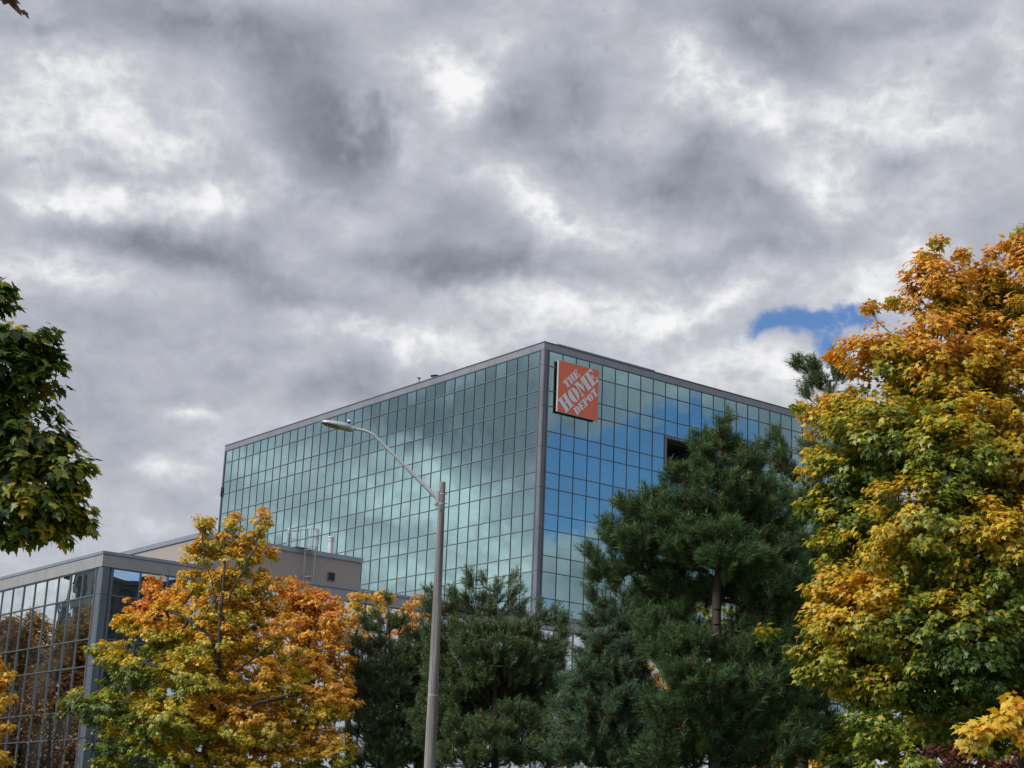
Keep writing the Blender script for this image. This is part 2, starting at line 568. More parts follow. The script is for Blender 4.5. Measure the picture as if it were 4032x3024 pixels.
def curtain(parent, C, cl, cr, nl, nr, rows, gmat, vm_, tm, lim_l, lim_r, skip=(), wide=.042, tilt=.0036, keep=100, hide_l=None, hide_r=None):
    """panes, mullion grid; panes that show largest are parts of their own, the rest one part"""
    panes = []
    for side, c0, n in (('L', cl, nl), ('R', cr, nr)):
        for k in range(n):
            for h in range(rows):
                if (side, k, h) in skip:
                    continue
                a0, a1 = c0 + k * WC, c0 + (k + 1) * WC
                z1, z0 = row_z(h), row_z(h + 1)
                if z0 + C[2] < 0.1:
                    z0 = 0.1 - C[2]
                    if z1 <= z0:
                        continue
                pc = C + (EL if side == 'L' else ER) * (a0 + a1) / 2 + np.array([0, 0, (z0 + z1) / 2])
                pr = project(pc)
                q1 = project(pc + (EL if side == 'L' else ER) * WC)
                area = abs(q1[0] - pr[0]) * (z1 - z0) / np.linalg.norm(pc)
                vis = 0 <= pr[0] <= 4032 and 0 <= pr[1] <= 3024
                if vis and (hide_l if side == 'L' else hide_r) is not None:
                    vis = (hide_l if side == 'L' else hide_r)(*pr)
                panes.append((area if vis else 0, side, a0, a1, z0, z1))
    panes.sort(key=lambda t: -t[0])
    rest = MB(C, ER, EL)
    for i, (ar, side, a0, a1, z0, z1) in enumerate(panes):
        mb = MB(C, ER, EL) if (i < keep and ar > 0) else rest
        e0 = .02
        jx = [rng.uniform(-tilt, tilt) for _ in range(4)]
        cor = [(a0 + e0, z0 + e0), (a1 - e0, z0 + e0), (a1 - e0, z1 - e0), (a0 + e0, z1 - e0)]
        # slightly out-of-true panes: a plane tilted about both axes
        ta, tz, of = jx[0], jx[1], .004
        dep = [of + ta * sx + tz * sz for sx, sz in ((-1, -1), (1, -1), (1, 1), (-1, 1))]
        if side == 'L':
            fr = [mb.P((-d_, a_, z_)) for d_, (a_, z_) in zip(dep, cor)]
            bk = [mb.P((.03, a_, z_)) for a_, z_ in cor]
            fs = [(3, 2, 1, 0)]
        else:
            fr = [mb.P((a_, -d_, z_)) for d_, (a_, z_) in zip(dep, cor)]
            bk = [mb.P((a_, .03, z_)) for a_, z_ in cor]
            fs = [(0, 1, 2, 3)]
        fs += [(0, 1, 5, 4), (1, 2, 6, 5), (2, 3, 7, 6), (3, 0, 4, 7), (4, 5, 6, 7)]
        mb.add(fr + bk, fs)
        if mb is not rest:
            mb.build('window', gmat, parent)
    if rest.f:
        o = rest.build('window', gmat, parent)
        o['kind'] = 'stuff'
    zb = max(row_z(rows), .1 - C[2])
    for side, c0, n in (('L', cl, nl), ('R', cr, nr)):
        gb = MB(C, ER, EL)
        gb.cur = 0
        for k in range(n + 1):
            a_ = c0 + k * WC
            segs = [(zb, 0.0)]
            for (sd_, k0, k1, h0, h1) in (getattr(curtain, 'void', None) or []):
                if sd_ == side and k0 < k < k1:
                    segs = [(zb, row_z(h1)), (row_z(h0), 0.0)]
            for (zA, zB) in segs:
                if side == 'L':
                    gb.box((-.055, a_ - wide / 2, zA), (.02, a_ + wide / 2, zB))
                else:
                    gb.box((a_ - wide / 2, -.055, zA), (a_ + wide / 2, .02, zB))
        gb.cur = 1
        for h in range(0, rows + 1):
            z_ = row_z(h)
            if z_ < zb:
                break
            spans = [(c0, c0 + n * WC)]
            for (sd_, k0, k1, h0, h1) in (getattr(curtain, 'void', None) or []):
                if sd_ == side and h0 < h < h1:
                    spans = [(c0, c0 + k0 * WC), (c0 + k1 * WC, c0 + n * WC)]
            for (aA, aB) in spans:
                if side == 'L':
                    gb.box((-.075, aA, z_ - .032), (.018, aB, z_ + .032))
                else:
                    gb.box((aA, -.075, z_ - .032), (aB, .018, z_ + .032))
        gb.build('window_grid', [vm_, tm], parent)


# --- tower
TC = np.array([2.853, 144.971, 44.082 + EYE])
NLT, NRT = 36, 27
LL, LR = .655 + NLT * WC + .25, .60 + NRT * WC + .6
tower = empty('office_tower', (TC[0], TC[1], 0), 'tall teal mirror glass office tower with an orange sign at its top corner', 'building')
b = MB(TC, ER, EL)
vk0, vk1, vh0, vh1 = 9, 12, 3, 5
ra, rb_ = .60 + vk0 * WC, .60 + vk1 * WC
b.box((.06, .06, -TC[2] + .01), (LR, LL, row_z(vh1) - .02))
b.box((.06, .06, row_z(vh0) + .02), (LR, LL, .60))
b.box((.06, .06, row_z(vh1) - .02), (ra - .02, LL, row_z(vh0) + .02))
b.box((rb_ + .02, .06, row_z(vh1) - .02), (LR, LL, row_z(vh0) + .02))
b.box((ra - .02, 5.7, row_z(vh1) - .02), (rb_ + .02, LL, row_z(vh0) + .02))
b.build('wall', 'core', tower)
curtain.void = [('R', vk0, vk1, vh0, vh1)]
skip = {('R', k, h) for k in range(vk0, vk1) for h in range(vh0, vh1)}
curtain(tower, TC, .655, .60, NLT, NRT, 23, 'glass_l', 'mull', 'trans', 0, 0, skip,
        hide_l=lambda x, y: not (x < 1100 and y > 2080) and y < 2300 + (x - 1400) * .1,
        hide_r=lambda x, y: (x < 2640 and y < 2420) or y < 1720 + (x - 2640) * .1)
# fascia: a panel per two bays, each a hair off its neighbour, with open joints
fb_ = MB(TC, ER, EL)
for side, n0, length in (('L', .655, LL), ('R', .60, LR)):
    s0 = -.10
    cuts = [s0] + [n0 + WC * 2 * i + (WC * .0) for i in range(0, 30) if n0 + WC * 2 * i < length - 1] + [length]
    for i in range(len(cuts) - 1):
        a0, a1 = cuts[i] + .008, cuts[i + 1] - .008
        d_ = .10 + rng.uniform(0, .006)
        if i == 0 and side == 'R':
            continue
        if i == 0:
            fb_.box((-.106, -.106, .03), (n0 - .008, n0 - .008, .64))
            continue
        if side == 'L':
            fb_.box((-d_, a0, .03), (.055, a1, .64))
        else:
            fb_.box((a0, -d_, .03), (a1, .055, .64))
fb_.build('fascia', 'fascia', tower)
cb = MB(TC, ER, EL)
cb.box((-.16, -.16, .66), (LR, .30, .70))
cb.box((-.16, .302, .66), (.30, LL, .70))
cb.box((-.13, -.13, .702), (LR, .26, .76))
cb.box((-.13, .262, .702), (.26, LL, .76))
cb.build('coping', 'coping_dark', tower)
ub = MB(TC, ER, EL)
ub.box((1.6, .02, .762), (13.9, .22, .93))
ub.build('parapet_upstand', 'fascia', tower)
rb = MB(TC, ER, EL)
rb.box((.31, .31, .602), (LR - .1, LL - .1, .64))
rb.build('roof', 'roof', tower)


def corner_column(C, cl, cr, parent, mat, zbase, joints):
    cb = MB(C, ER, EL)
    z0, z1 = zbase, .028
    cb.cur = 0
    # main pilaster with a chamfered nose, then a groove and a thin rib on either side
    a_ = .36
    cuts = [z0] + sorted([z for z in joints if z0 < z < z1]) + [z1]
    for i in range(len(cuts) - 1):
        lo, hi = cuts[i] + .014, cuts[i + 1] - .014
        cb.prism([(-.09, -.03), (-.03, -.09), (a_, -.09), (a_, .10), (.10, .10), (.10, a_), (-.09, a_)], lo, hi)
    cb.box((-.075, cl - .115, z0), (.05, cl - .035, z1))
    cb.box((cr - .115, -.075, z0), (cr - .035, .05, z1))
    cb.cur = 1
    cb.prism([(-.045, -.02), (-.02, -.045), (cr - .118, -.045), (cr - .118, .053), (.053, .053), (.053, cl - .118), (-.045, cl - .118)], z0, z1)
    cb.box((-.035, cl - .034, z0), (.05, cl + .01, z1))
    cb.box((cr - .034, -.035, z0), (cr + .01, .05, z1))
    cb.build('corner_column', [mat, 'groove'], parent)


corner_column(TC, .655, .60, tower, 'column', -TC[2] + .01, [row_z(h) for h in range(1, 24, 2)])
# end trims where the glass stops
eb = MB(TC, ER, EL)
eb.box((-.10, .655 + NLT * WC + .04, -TC[2] + .01), (.055, LL + .02, .025))
eb.build('edge_trim', 'column', tower)
eb = MB(TC, ER, EL)
eb.box((.60 + NRT * WC + .04, -.10, -TC[2] + .01), (LR + .02, .055, .025))
eb.build('edge_trim', 'column', tower)
fx = MB(TC, ER, EL)
fx.tube([(-.13, LL - .12, row_z(2) - .45), (-.15, LL - .12, row_z(2) - .7), (-.16, LL - .12, row_z(3) - .1), (-.13, LL - .12, row_z(3) - .35)], [.02, .07, .08, .02], 8)
fx.build('wall_fixture', 'black', tower)
# recessed terrace
tb = MB(TC, ER, EL)
tb.cur = 0
zt, zb_ = row_z(vh0), row_z(vh1)
tb.box((ra - .01, .08, zt - .42), (rb_ + .01, 5.68, zt - .30))
for i in range(6):
    tb.box((ra, .5 + i * .95, zt - .56), (rb_, .60 + i * .95, zt - .425))
tb.cur = 1
tb.box((ra - .06, -.10, zt - .30), (rb_ + .06, .08, zt - .06))
tb.box((ra - .06, -.105, zb_ + .03), (ra + .20, .3, zt - .31))
tb.box((rb_ - .20, -.105, zb_ + .03), (rb_ + .06, .3, zt - .31))
tb.build('terrace_recess', ['soffit', 'column'], tower)
tg = MB(TC, ER, EL)
tg.box((ra + .02, 5.62, zb_ + .02), (rb_ - .02, 5.68, zt - .425))
tg.build('terrace_glazing', 'lilac_reflection', tower)  # back glazing of the terrace; its pale sky reflection is painted on

# --- low building in front
LC = np.array([-21.6, 88.381, 13.653 + EYE])
low = empty('office_wing', (LC[0], LC[1], 0), 'low mirror glass office wing with slate grey corner behind the orange maple', 'building')
NLL, NRL = 22, 30
ll, lr = .76 + NLL * WC + .3, .59 + NRL * WC + .3
b = MB(LC, ER, EL)
b.box((.06, .06, -LC[2] + .01), (lr, ll, -.02))
b.box((.06, .06, -.018), (lr, ll, .45))
b.build('wall', 'core', low)
curtain.void = []
curtain(low, LC, .76, .59, NLL, NRL, 8, 'glass_low', 'mull_low', 'mull_low', 0, 0, (), wide=.075, tilt=.004, keep=100,
        hide_l=lambda x, y: x < 450, hide_r=lambda x, y: (x < 700 and y < 2480) or 1380 < x < 1700 and y < 2560 or 2150 < x < 2300 and y < 2650)
fb_ = MB(LC, ER, EL)
for side, n0, length in (('L', .76, ll), ('R', .59, lr)):
    cuts = [-.10] + [n0 - .02 + WC * 2 * i for i in range(0, 30) if n0 + WC * 2 * i < length - 1] + [length]
    for i in range(len(cuts) - 1):
        a0, a1 = cuts[i] + .01, cuts[i + 1] - .01
        d_ = .12 + rng.uniform(0, .006)
        if i == 0:
            if side == 'L':
                fb_.box((-.126, -.126, .03), (n0 - .03, n0 - .03, .66))
            continue
        if side == 'L':
            fb_.box((-d_, a0, .03), (.055, a1, .66))
        else:
            fb_.box((a0, -d_, .03), (a1, .055, .66))
fb_.build('fascia', 'fascia_low', low)
cb = MB(LC, ER, EL)
cb.box((-.16, -.16, .69), (lr, .28, .86))
cb.box((-.16, .282, .69), (.28, ll, .86))
cb.build('coping', 'coping', low)
cb = MB(LC, ER, EL)
cb.box((-.11, -.11, .662), (lr, .2, .688))
cb.box((-.11, .202, .662), (.2, ll, .688))
cb.build('shadow_joint', 'groove', low)
rb = MB(LC, ER, EL)
rb.box((.29, .29, .452), (lr - .1, ll - .1, .50))
rb.build('roof', 'roof', low)
corner_column(LC, .76, .59, low, 'column_low', -LC[2] + .01, [row_z(h) for h in range(1, 8, 2)])

# --- tan roof housing, ladder, flues: on the roof of the wing
LO = 7.0                                        # its right face stands this far behind the wing's


def hit(x, y, l_off):
    """where the sight line meets the plane parallel to the right faces, in wing coordinates (r, z)"""
    d = ray(x, y)
    C0 = np.array([LC[0], LC[1], LC[2] - EYE]) + EL * l_off
    t = (C0 @ NR) / (d @ NR)
    p = d * t
    return (p - C0) @ ER, p[2] - C0[2]


r0, zt0 = hit(794, 2095, LO)
r1, zt1 = hit(1423, 2200, LO)
zt0 = (zt0 + zt1) / 2
ph = empty('roof_housing', tuple((LC + ER * r0 + EL * LO + np.array([0, 0, .51]))), 'tan ribbed metal plant room with blue grey coping on the roof of the low wing', 'plant room')
PH = LC + ER * r0 + EL * LO
b = MB(PH, ER, EL)
WD = r1 - r0
DP = 34.0
b.box((0, 0, .505), (WD, DP, zt0 - .30))
b.build('wall', 'tan', ph)
b = MB(PH, ER, EL)
b.box((-.10, -.10, zt0 - .298), (WD + .10, .25, zt0))
b.box((-.10, .252, zt0 - .298), (.25, DP + .1, zt0))
b.box((WD - .25, .252, zt0 - .298), (WD + .10, DP + .1, zt0))
b.build('coping', 'coping', ph)
b = MB(PH, ER, EL)
b.box((.26, .26, zt0 - .26), (WD - .26, DP, zt0 - .2))
b.build('roof', 'roof', ph)
# louvred vent
vx, vz = hit(1303, 2271, LO)
vx -= r0
b = MB(PH, ER, EL)
b.cur = 0
b.box((vx - .23, -.02, vz - .24), (vx + .23, -.004, vz + .24))
for i in range(6):
    b.box((vx - .22, -.05, vz - .22 + i * .075), (vx + .22, -.022, vz - .19 + i * .075))
b.cur = 1
for (x0, x1, z0, z1) in ((-.27, -.23, -.28, .28), (.23, .27, -.28, .28), (-.23, .23, .24, .28), (-.23, .23, -.28, -.24)):
    b.box((vx + x0, -.07, vz + z0), (vx + x1, -.003, vz + z1))
b.build('vent_louver', ['black', 'mull_low'], ph)

# roof access ladder with safety cage
lx, lzt = hit(1197, 2158, LO)
lx = lx - r0
lz_top = zt0
lad = empty('caged_ladder', tuple(PH + ER * lx + EL * (-.4) + np.array([0, 0, .6])), 'grey steel access ladder with a safety cage on the tan plant room wall', 'ladder')
b = MB(PH, ER, EL)
for dx in (0, .48):
    b.tube([(lx + dx, -.28, .55), (lx + dx, -.28, lz_top + 1.25)], .028, 6)
b.build('side_rail', 'dull_steel', lad)
z_ = .8
while z_ < lz_top + .1:
    b = MB(PH, ER, EL)
    b.tube([(lx, -.28, z_), (lx + .48, -.28, z_)], .016, 5)
    b.build('rung', 'dull_steel', lad)
    z_ += .31
b = MB(PH, ER, EL)


def hoop(z, n=12):
    pts = [(lx - .08, -.28, z)]
    for i in range(n + 1):
        w = math.pi * i / n
        pts.append((lx + .24 - math.cos(w) * .42, -.34 - math.sin(w) * .66, z))
    pts.append((lx + .56, -.28, z))
    return pts


for z_ in (lz_top + 1.2, lz_top + .72, lz_top + .05, lz_top - .12, 1.45, 2.25):
    b.tube(hoop(z_), .026, 5)
for w in (.15, .5, .85, 1.2, 1.57, 1.95, 2.3, 2.65, 3.0):
    x_, y_ = lx + .24 - math.cos(w) * .42, -.34 - math.sin(w) * .66
    low_ = 1.45 if w in (.15, 1.57, 3.0) else lz_top - .12
    b.tube([(x_, y_, low_), (x_, y_, lz_top + 1.2)], .018, 5)
b.build('safety_cage', 'dull_steel', lad)
b = MB(PH, ER, EL)
b.box((lx - .75, -.25, lz_top + .01), (lx + .5, .45, lz_top + .05))
for x_ in (lx - .75, lx - .1):
    b.tube([(x_, .4, lz_top), (x_, .4, lz_top + 1.1)], .024, 5)
b.tube([(lx - .75, .4, lz_top + 1.1), (lx - .05, .4, lz_top + 1.15)], .024, 5)
b.tube([(lx - .75, .4, lz_top + .6), (lx - .05, .4, lz_top + .6)], .02, 5)
b.tube([(lx - .75, -.2, lz_top), (lx - .75, -.2, lz_top + 1.1), (lx - .75, .4, lz_top + 1.1)], .024, 5)
b.tube([(lx - .75, -.2, lz_top + 1.1), (lx, -.28, lz_top + 1.2)], .024, 5)
b.build('landing', 'dull_steel', lad)
b = MB(PH, ER, EL)
for z_ in (2.3, 1.4):
    for x_ in (lx - .02, lx + .5):
        b.box((x_ - .02, -.30, z_ - .03), (x_ + .02, .0, z_ + .03))
b.build('wall_bracket', 'dull_steel', lad)


def flue(px, py, l_off, rad, hgt, mat, label):
    r_, z_ = hit(px, py, LO + l_off)
    base = LC + ER * r_ + EL * (LO + l_off)
    o = empty('roof_flue', tuple(base + np.array([0, 0, z_ - hgt])), label, 'flue')
    b_ = MB(base)
    b_.tube([(0, 0, z_ - hgt), (0, 0, z_ - .30)], rad, 16)
    b_.tube([(0, 0, z_ - hgt), (0, 0, z_ - hgt + .08)], rad * 1.12, 16)
    b_.build('pipe', mat, o)
    b_ = MB(base)
    b_.tube([(0, 0, z_ - .30), (0, 0, z_ - .22)], [rad * 1.28, rad * 1.28], 16)
    b_.tube([(0, 0, z_ - .22), (0, 0, z_ - .10)], rad * .95, 16)
    b_.tube([(0, 0, z_ - .10), (0, 0, z_ - .04), (0, 0, z_)], [rad * 1.3, rad * 1.3, rad * 1.1], 16)
    b_.build('rain_cap', 'steel' if mat != 'white_steel' else 'white_steel', o)


flue(1139, 2083, 2.2, .085, 1.75, 'dull_steel', 'slim grey metal flue left of the caged ladder on the tan plant room')
flue(1305, 2113, 1.6, .17, 1.55, 'white_steel', 'short white flue with a banded cap right of the caged ladder')

# roof ventilators on the tower


def tower_roof(px, py, inset):
    d = ray(px, py)
    C0 = np.array([TC[0], TC[1], TC[2] - EYE]) + ER * inset
    t = (C0 @ NL) / (d @ NL)
    p = d * t
    return p + np.array([0, 0, EYE])


p_ = tower_roof(1650, 1489, 2.0)
zb0 = TC[2] + .645
o = empty('roof_vent', (p_[0], p_[1], zb0), 'small mushroom vent pipe standing on the roof edge of the tower', 'vent')
b = MB((p_[0], p_[1], 0))
b.tube([(0, 0, zb0), (0, 0, p_[2])], .09, 10)
b.box((-.03, -.12, zb0), (.38, .12, p_[2] - .45))
b.build('pipe', 'tan', o)
b = MB((p_[0], p_[1], 0))
b.tube([(0, 0, p_[2] - .04), (0, 0, p_[2] + .02), (0, 0, p_[2] + .06)], [.14, .24, .12], 12)
b.build('cap', 'black', o)
p_ = tower_roof(1715, 1479, 1.6)
o = empty('roof_exhaust_fan', (p_[0], p_[1], zb0), 'wide dark domed exhaust fan on the tower roof edge right of the vent pipe', 'exhaust fan')
b = MB((p_[0], p_[1], 0))
b.tube([(0, 0, zb0), (0, 0, p_[2] - .12)], .34, 14)
b.build('curb', 'dull_steel', o)
b = MB((p_[0], p_[1], 0))
b.tube([(0, 0, p_[2] - .14), (0, 0, p_[2] - .06), (0, 0, p_[2])], [.45, .56, .40], 16)
b.build('hood', 'black', o)

# ------------------------------------------------------------------ the sign
OFF = .42


def hitT(x, y, off):
    d = ray(x, y)
    C0 = np.array([TC[0], TC[1], TC[2] - EYE]) - EL * off
    t = (C0 @ NR) / (d @ NR)
    p = d * t
    return (p - C0) @ ER, p[2] - C0[2]


cs = [hitT(*c, OFF) for c in ((2200, 1416.4), (2358.5, 1458.6), (2353.2, 1657.5), (2194, 1619))]
sx0, sx1 = (cs[0][0] + cs[3][0]) / 2, (cs[1][0] + cs[2][0]) / 2
sz1, sz0 = (cs[0][1] + cs[1][1]) / 2, (cs[2][1] + cs[3][1]) / 2
SW, SHh = sx1 - sx0, sz1 - sz0
print('sign', SW, SHh, sx0, sz1)
sign = empty('wall_sign', tuple(TC + ER * (sx0 + sx1) / 2 - EL * .2 + np.array([0, 0, sz0])), 'square orange sign with white diagonal stencil lettering at the top corner of the tower', 'sign')
b = MB(TC, ER, EL)
b.box((sx0, -OFF + .002, sz0), (sx1, -OFF + .20, sz1))
b.build('sign_case', 'sign_edge', sign)
b = MB(TC, ER, EL)
b.box((sx0 + .04, -OFF - .004, sz0 + .02), (sx1 - .0, -OFF + .001, sz1 - .02))
b.build('sign_face', 'sign_orange', sign)
b = MB(TC, ER, EL)
b.box((sx0 + .05, -OFF + .202, sz0 + .03), (sx1 - .35, -.10, sz1 - .06))
b.build('backing_frame', 'sign_back', sign)

# stencil letters as outlines in a 0..1 high cell; each entry is a list of polygons
GL = {
    'T': (.86, [[(.0, 1), (.86, 1), (.86, .70), (.80, .70), (.70, .90), (.62, .92), (.62, .10), (.72, .06), (.72, 0), (.14, 0), (.14, .06), (.24, .10), (.24, .92), (.16, .90), (.06, .70), (0, .70)]]),
    'H': (1.0, [[(0, 1), (.46, 1), (.46, .95), (.40, .92), (.40, .08), (.46, .05), (.46, 0), (0, 0), (0, .05), (.06, .08), (.06, .92), (0, .95)],
                [(.54, 1), (1, 1), (1, .95), (.94, .92), (.94, .08), (1, .05), (1, 0), (.54, 0), (.54, .05), (.60, .08), (.60, .45), (.46, .45), (.46, .55), (.60, .55), (.60, .92), (.54, .95)]]),
    'E': (.86, [[(0, 1), (.44, 1), (.44, 0), (0, 0), (0, .05), (.06, .08), (.06, .92), (0, .95)],
                [(.49, 1), (.84, 1), (.84, .68), (.78, .68), (.70, .86), (.49, .93)],
                [(.49, .56), (.60, .66), (.66, .66), (.66, .34), (.60, .34), (.49, .44)],
                [(.49, 0), (.86, 0), (.86, .34), (.80, .34), (.72, .14), (.49, .07)]]),
    'O': (.96, [[(.44, 1), (.44, 0), (.28, .04), (.12, .16), (.02, .36), (.0, .5), (.02, .64), (.12, .84), (.28, .96)],
                [(.52, 1), (.68, .96), (.84, .84), (.94, .64), (.96, .5), (.94, .36), (.84, .16), (.68, .04), (.52, 0), (.60, .14), (.62, .5), (.60, .86)]]),
    'M': (1.30, [[(0, 1), (.42, 1), (.66, .46), (.58, .16), (.50, .16), (.22, .86), (.22, .08), (.30, .05), (.30, 0), (0, 0), (0, .05), (.10, .08), (.10, .92), (0, .95)],
                 [(.84, 1), (1.30, 1), (1.30, .95), (1.24, .92), (1.24, .08), (1.30, .05), (1.30, 0), (.80, 0), (.80, .05), (.86, .08), (.86, .80), (.70, .44), (.70, .62)]]),
    'D': (.92, [[(0, 1), (.44, 1), (.44, 0), (0, 0), (0, .05), (.06, .08), (.06, .92), (0, .95)],
                [(.50, 1), (.66, .97), (.82, .84), (.91, .64), (.92, .5), (.91, .36), (.82, .16), (.66, .03), (.50, 0), (.57, .14), (.58, .5), (.57, .86)]]),
    'P': (.84, [[(0, 1), (.42, 1), (.42, .08), (.48, .05), (.48, 0), (0, 0), (0, .05), (.06, .08), (.06, .92), (0, .95)],
                [(.48, 1), (.66, .97), (.80, .86), (.84, .73), (.80, .58), (.66, .48), (.48, .45), (.54, .56), (.55, .73), (.54, .90)]]),
}


def letters(word, u0, u1, v0, v1):
    """one text line: runs up the diagonal between u0 and u1, from v0 (foot) to v1 (head); unit square of the sign"""
    gap = .07
    tot = sum(GL[c][0] for c in word) + gap * (len(word) - 1)
    k = (u1 - u0) / tot
    b_ = MB(TC, ER, EL)
    u_ = u0
    for c in word:
        w_, polys = GL[c]
        for pl in polys:
            pts = []
            for (x_, y_) in pl:
                uu, vv = u_ + x_ * k, v0 + y_ * (v1 - v0)
                sx, sy = (uu - vv) / 2, (uu + vv) / 2          # x+y = u, y-x = v
                pts.append((sx0 + sx * SW, sz0 + sy * SHh))
            n = len(pts)
            vs = [b_.P((p[0], -OFF - .030, p[1])) for p in pts] + [b_.P((p[0], -OFF - .006, p[1])) for p in pts]
            b_.add(vs, [tuple(range(n)), tuple(range(n, 2 * n))[::-1]] + [(i, n + i, n + (i + 1) % n, (i + 1) % n) for i in range(n)])
        u_ += (w_ + gap) * k
    b_.build('lettering', 'sign_white', sign)


letters('HOME', .215, 1.785, -.205, .205)
letters('THE', .69, 1.33, .265, .475)
letters('DEPOT', .49, 1.52, -.475, -.265)

# ------------------------------------------------------------------ street lamp
YL = 36.0
pt, pb = at(1742, 1899, YL), at(1692, 3024, YL)
base = pb + (pb - pt) * (pb[2] / (pt[2] - pb[2]))
axis_x = lambda z: base + (pt - base) * (z - base[2]) / (pt[2] - base[2])
lamp = empty('street_lamp', tuple(base), 'tall concrete street lamp with a curved grey arm and flat lamp head before the tower', 'street lamp')
b = MB()
b.tube([tuple(axis_x(z)) for z in np.linspace(0, pt[2], 14)], [.150 - .0165 / 2 * z for z in np.linspace(0, pt[2], 14)], 24)
pole = b.build('pole', 'concrete', lamp)
b = MB()
for z in np.linspace(.3, pt[2] - .1, 24)[:-1]:
    dz = (pt[2] - .4) / 23
    c_, d_ = axis_x(z), axis_x(z + dz)
    w_ = math.radians(250)
    e1, e2 = (.150 - .0165 / 2 * z) + .0015, (.150 - .0165 / 2 * (z + dz)) + .0015
    u_ = np.array([math.cos(w_), math.sin(w_), 0])
    t_ = np.array([-math.sin(w_), math.cos(w_), 0]) * .005
    b.add([c_ + u_ * e1 - t_, c_ + u_ * e1 + t_, d_ + u_ * e2 + t_, d_ + u_ * e2 - t_, c_ + u_ * (e1 - .01) - t_, c_ + u_ * (e1 - .01) + t_, d_ + u_ * (e2 - .01) + t_, d_ + u_ * (e2 - .01) - t_],
          [(0, 1, 2, 3), (1, 5, 6, 2), (0, 3, 7, 4), (4, 7, 6, 5)])
b.build('mould_seam', 'groove', lamp)
arm_px = [(1722, 1962), (1658, 1898), (1610, 1850), (1556, 1796), (1517, 1757.5), (1488, 1728), (1470, 1712), (1449, 1700), (1425, 1692.5), (1390, 1688)]
arm = [at(x, y, YL - .0) for x, y in arm_px]
b = MB()
b.tube(arm[:3], [.050, .048, .046], 14)
b.tube(arm[2:], [.039, .036, .034, .033, .032, .032, .031, .031], 14)
armo = b.build('arm', 'lamp_metal', lamp)
b = MB()
bp, bq = at(1727, 1935, YL), at(1722, 1980, YL)
b.box(bp + np.array([-.05, -.07, -.0]), bq + np.array([.03, .07, -.02]))
b.box(bq + np.array([-.06, -.06, -.05]), bq + np.array([.05, .06, -.03]))
b.build('bracket', 'lamp_metal', lamp)
for y_ in (1946, 1984, 2738):
    c_ = at(1742 - (y_ - 1899) * .0444, y_, YL)
    rr = .150 - .0165 / 2 * c_[2] + .002
    b = MB()
    b.tube([c_ - np.array([0, 0, .012]), c_ + np.array([0, 0, .012])], rr, 24, cap=False)
    b.build('strap', 'steel', lamp)
b = MB()
for y_ in (1944.5, 1982):
    b.tube([at(1738, y_, YL), at(1761, y_ + 1, YL)], .009, 6)
b.build('bolt', 'black', lamp)
b = MB()
b.tube([at(x, y, YL - .12) for x, y in ((1724, 1986), (1718, 1992), (1716, 2000), (1719, 2004), (1724, 2001), (1727, 1994))], .007, 5, cap=False)
b.build('cable', 'black', lamp)
# head: lofted shell along its axis
hA, hB = at(1394, 1690, YL), at(1266, 1664, YL)
ax = (hB - hA)
Lh = np.linalg.norm(ax)
ax /= Lh
up = np.array([0, 0, 1.0])
side = np.cross(ax, up)
side /= np.linalg.norm(side)
up = np.cross(side, ax)
prof = [(0.0, .070, .062, -.062), (.10, .075, .070, -.066), (.13, .115, .082, -.074), (.30, .165, .088, -.066), (.55, .190, .082, -.044),
        (.80, .185, .070, -.030), (.93, .150, .054, -.022), (1.0, .060, .030, -.014)]
b = MB()
rings = []
n = 16
for (t_, w_, hu, hd) in prof:
    c_ = hA + ax * Lh * t_
    for k in range(n):
        w = 2 * math.pi * k / n
        cx, cy = math.cos(w), math.sin(w)
        sx = math.copysign(abs(cx) ** .6, cx) * w_
        sy = (abs(cy) ** .7) * (hu if cy > 0 else hd)
        rings.append(c_ + side * sx + up * sy)
fs = [(i * n + k, (i + 1) * n + k, (i + 1) * n + (k + 1) % n, i * n + (k + 1) % n) for i in range(len(prof) - 1) for k in range(n)]
b.add(rings, fs, True)
b.add(rings[:n], [tuple(range(n))])
b.add(rings[-n:], [tuple(range(n))])
head = b.build('lamp_head', 'lamp_metal', lamp)
b = MB()
lens = []
for (t_, w_) in ((.42, .03), (.46, .11), (.60, .15), (.80, .15), (.92, .10), (.95, .03)):
    d_ = np.interp(t_, [p[0] for p in prof], [p[3] for p in prof]) - .006
    c_ = hA + ax * Lh * t_ + up * d_
    lens.append((c_ - side * w_, c_ + side * w_))
vs = [p for pr in lens for p in pr]
vs += [p + up * .012 for p in vs]
m_ = len(lens)
fs = [(2 * i, 2 * i + 1, 2 * i + 3, 2 * i + 2) for i in range(m_ - 1)]
fs += [(2 * m_ + 2 * i, 2 * m_ + 2 * i + 2, 2 * m_ + 2 * i + 3, 2 * m_ + 2 * i + 1) for i in range(m_ - 1)]
b.add(vs, fs, True)
lo_ = b.build('lens', 'lens', head)
pc = hA + ax * Lh * .20 + up * .078
b = MB()
b.tube([pc, pc + up * .07], .043, 14)
ce = b.build('photocell', 'blue_plastic', head)
b = MB()
b.tube([pc + up * .071, pc + up * .092, pc + up * .108], [.050, .047, .016], 14)
b.build('photocell_cap', 'white_plastic', head)


# ------------------------------------------------------------------ trees
def rand_dirs(R, n):
    v = R.normal(size=(n, 3))
    return v / np.linalg.norm(v, axis=1, keepdims=True)


def nrm(v):
    return v / (np.linalg.norm(v, axis=-1, keepdims=True) + 1e-9)


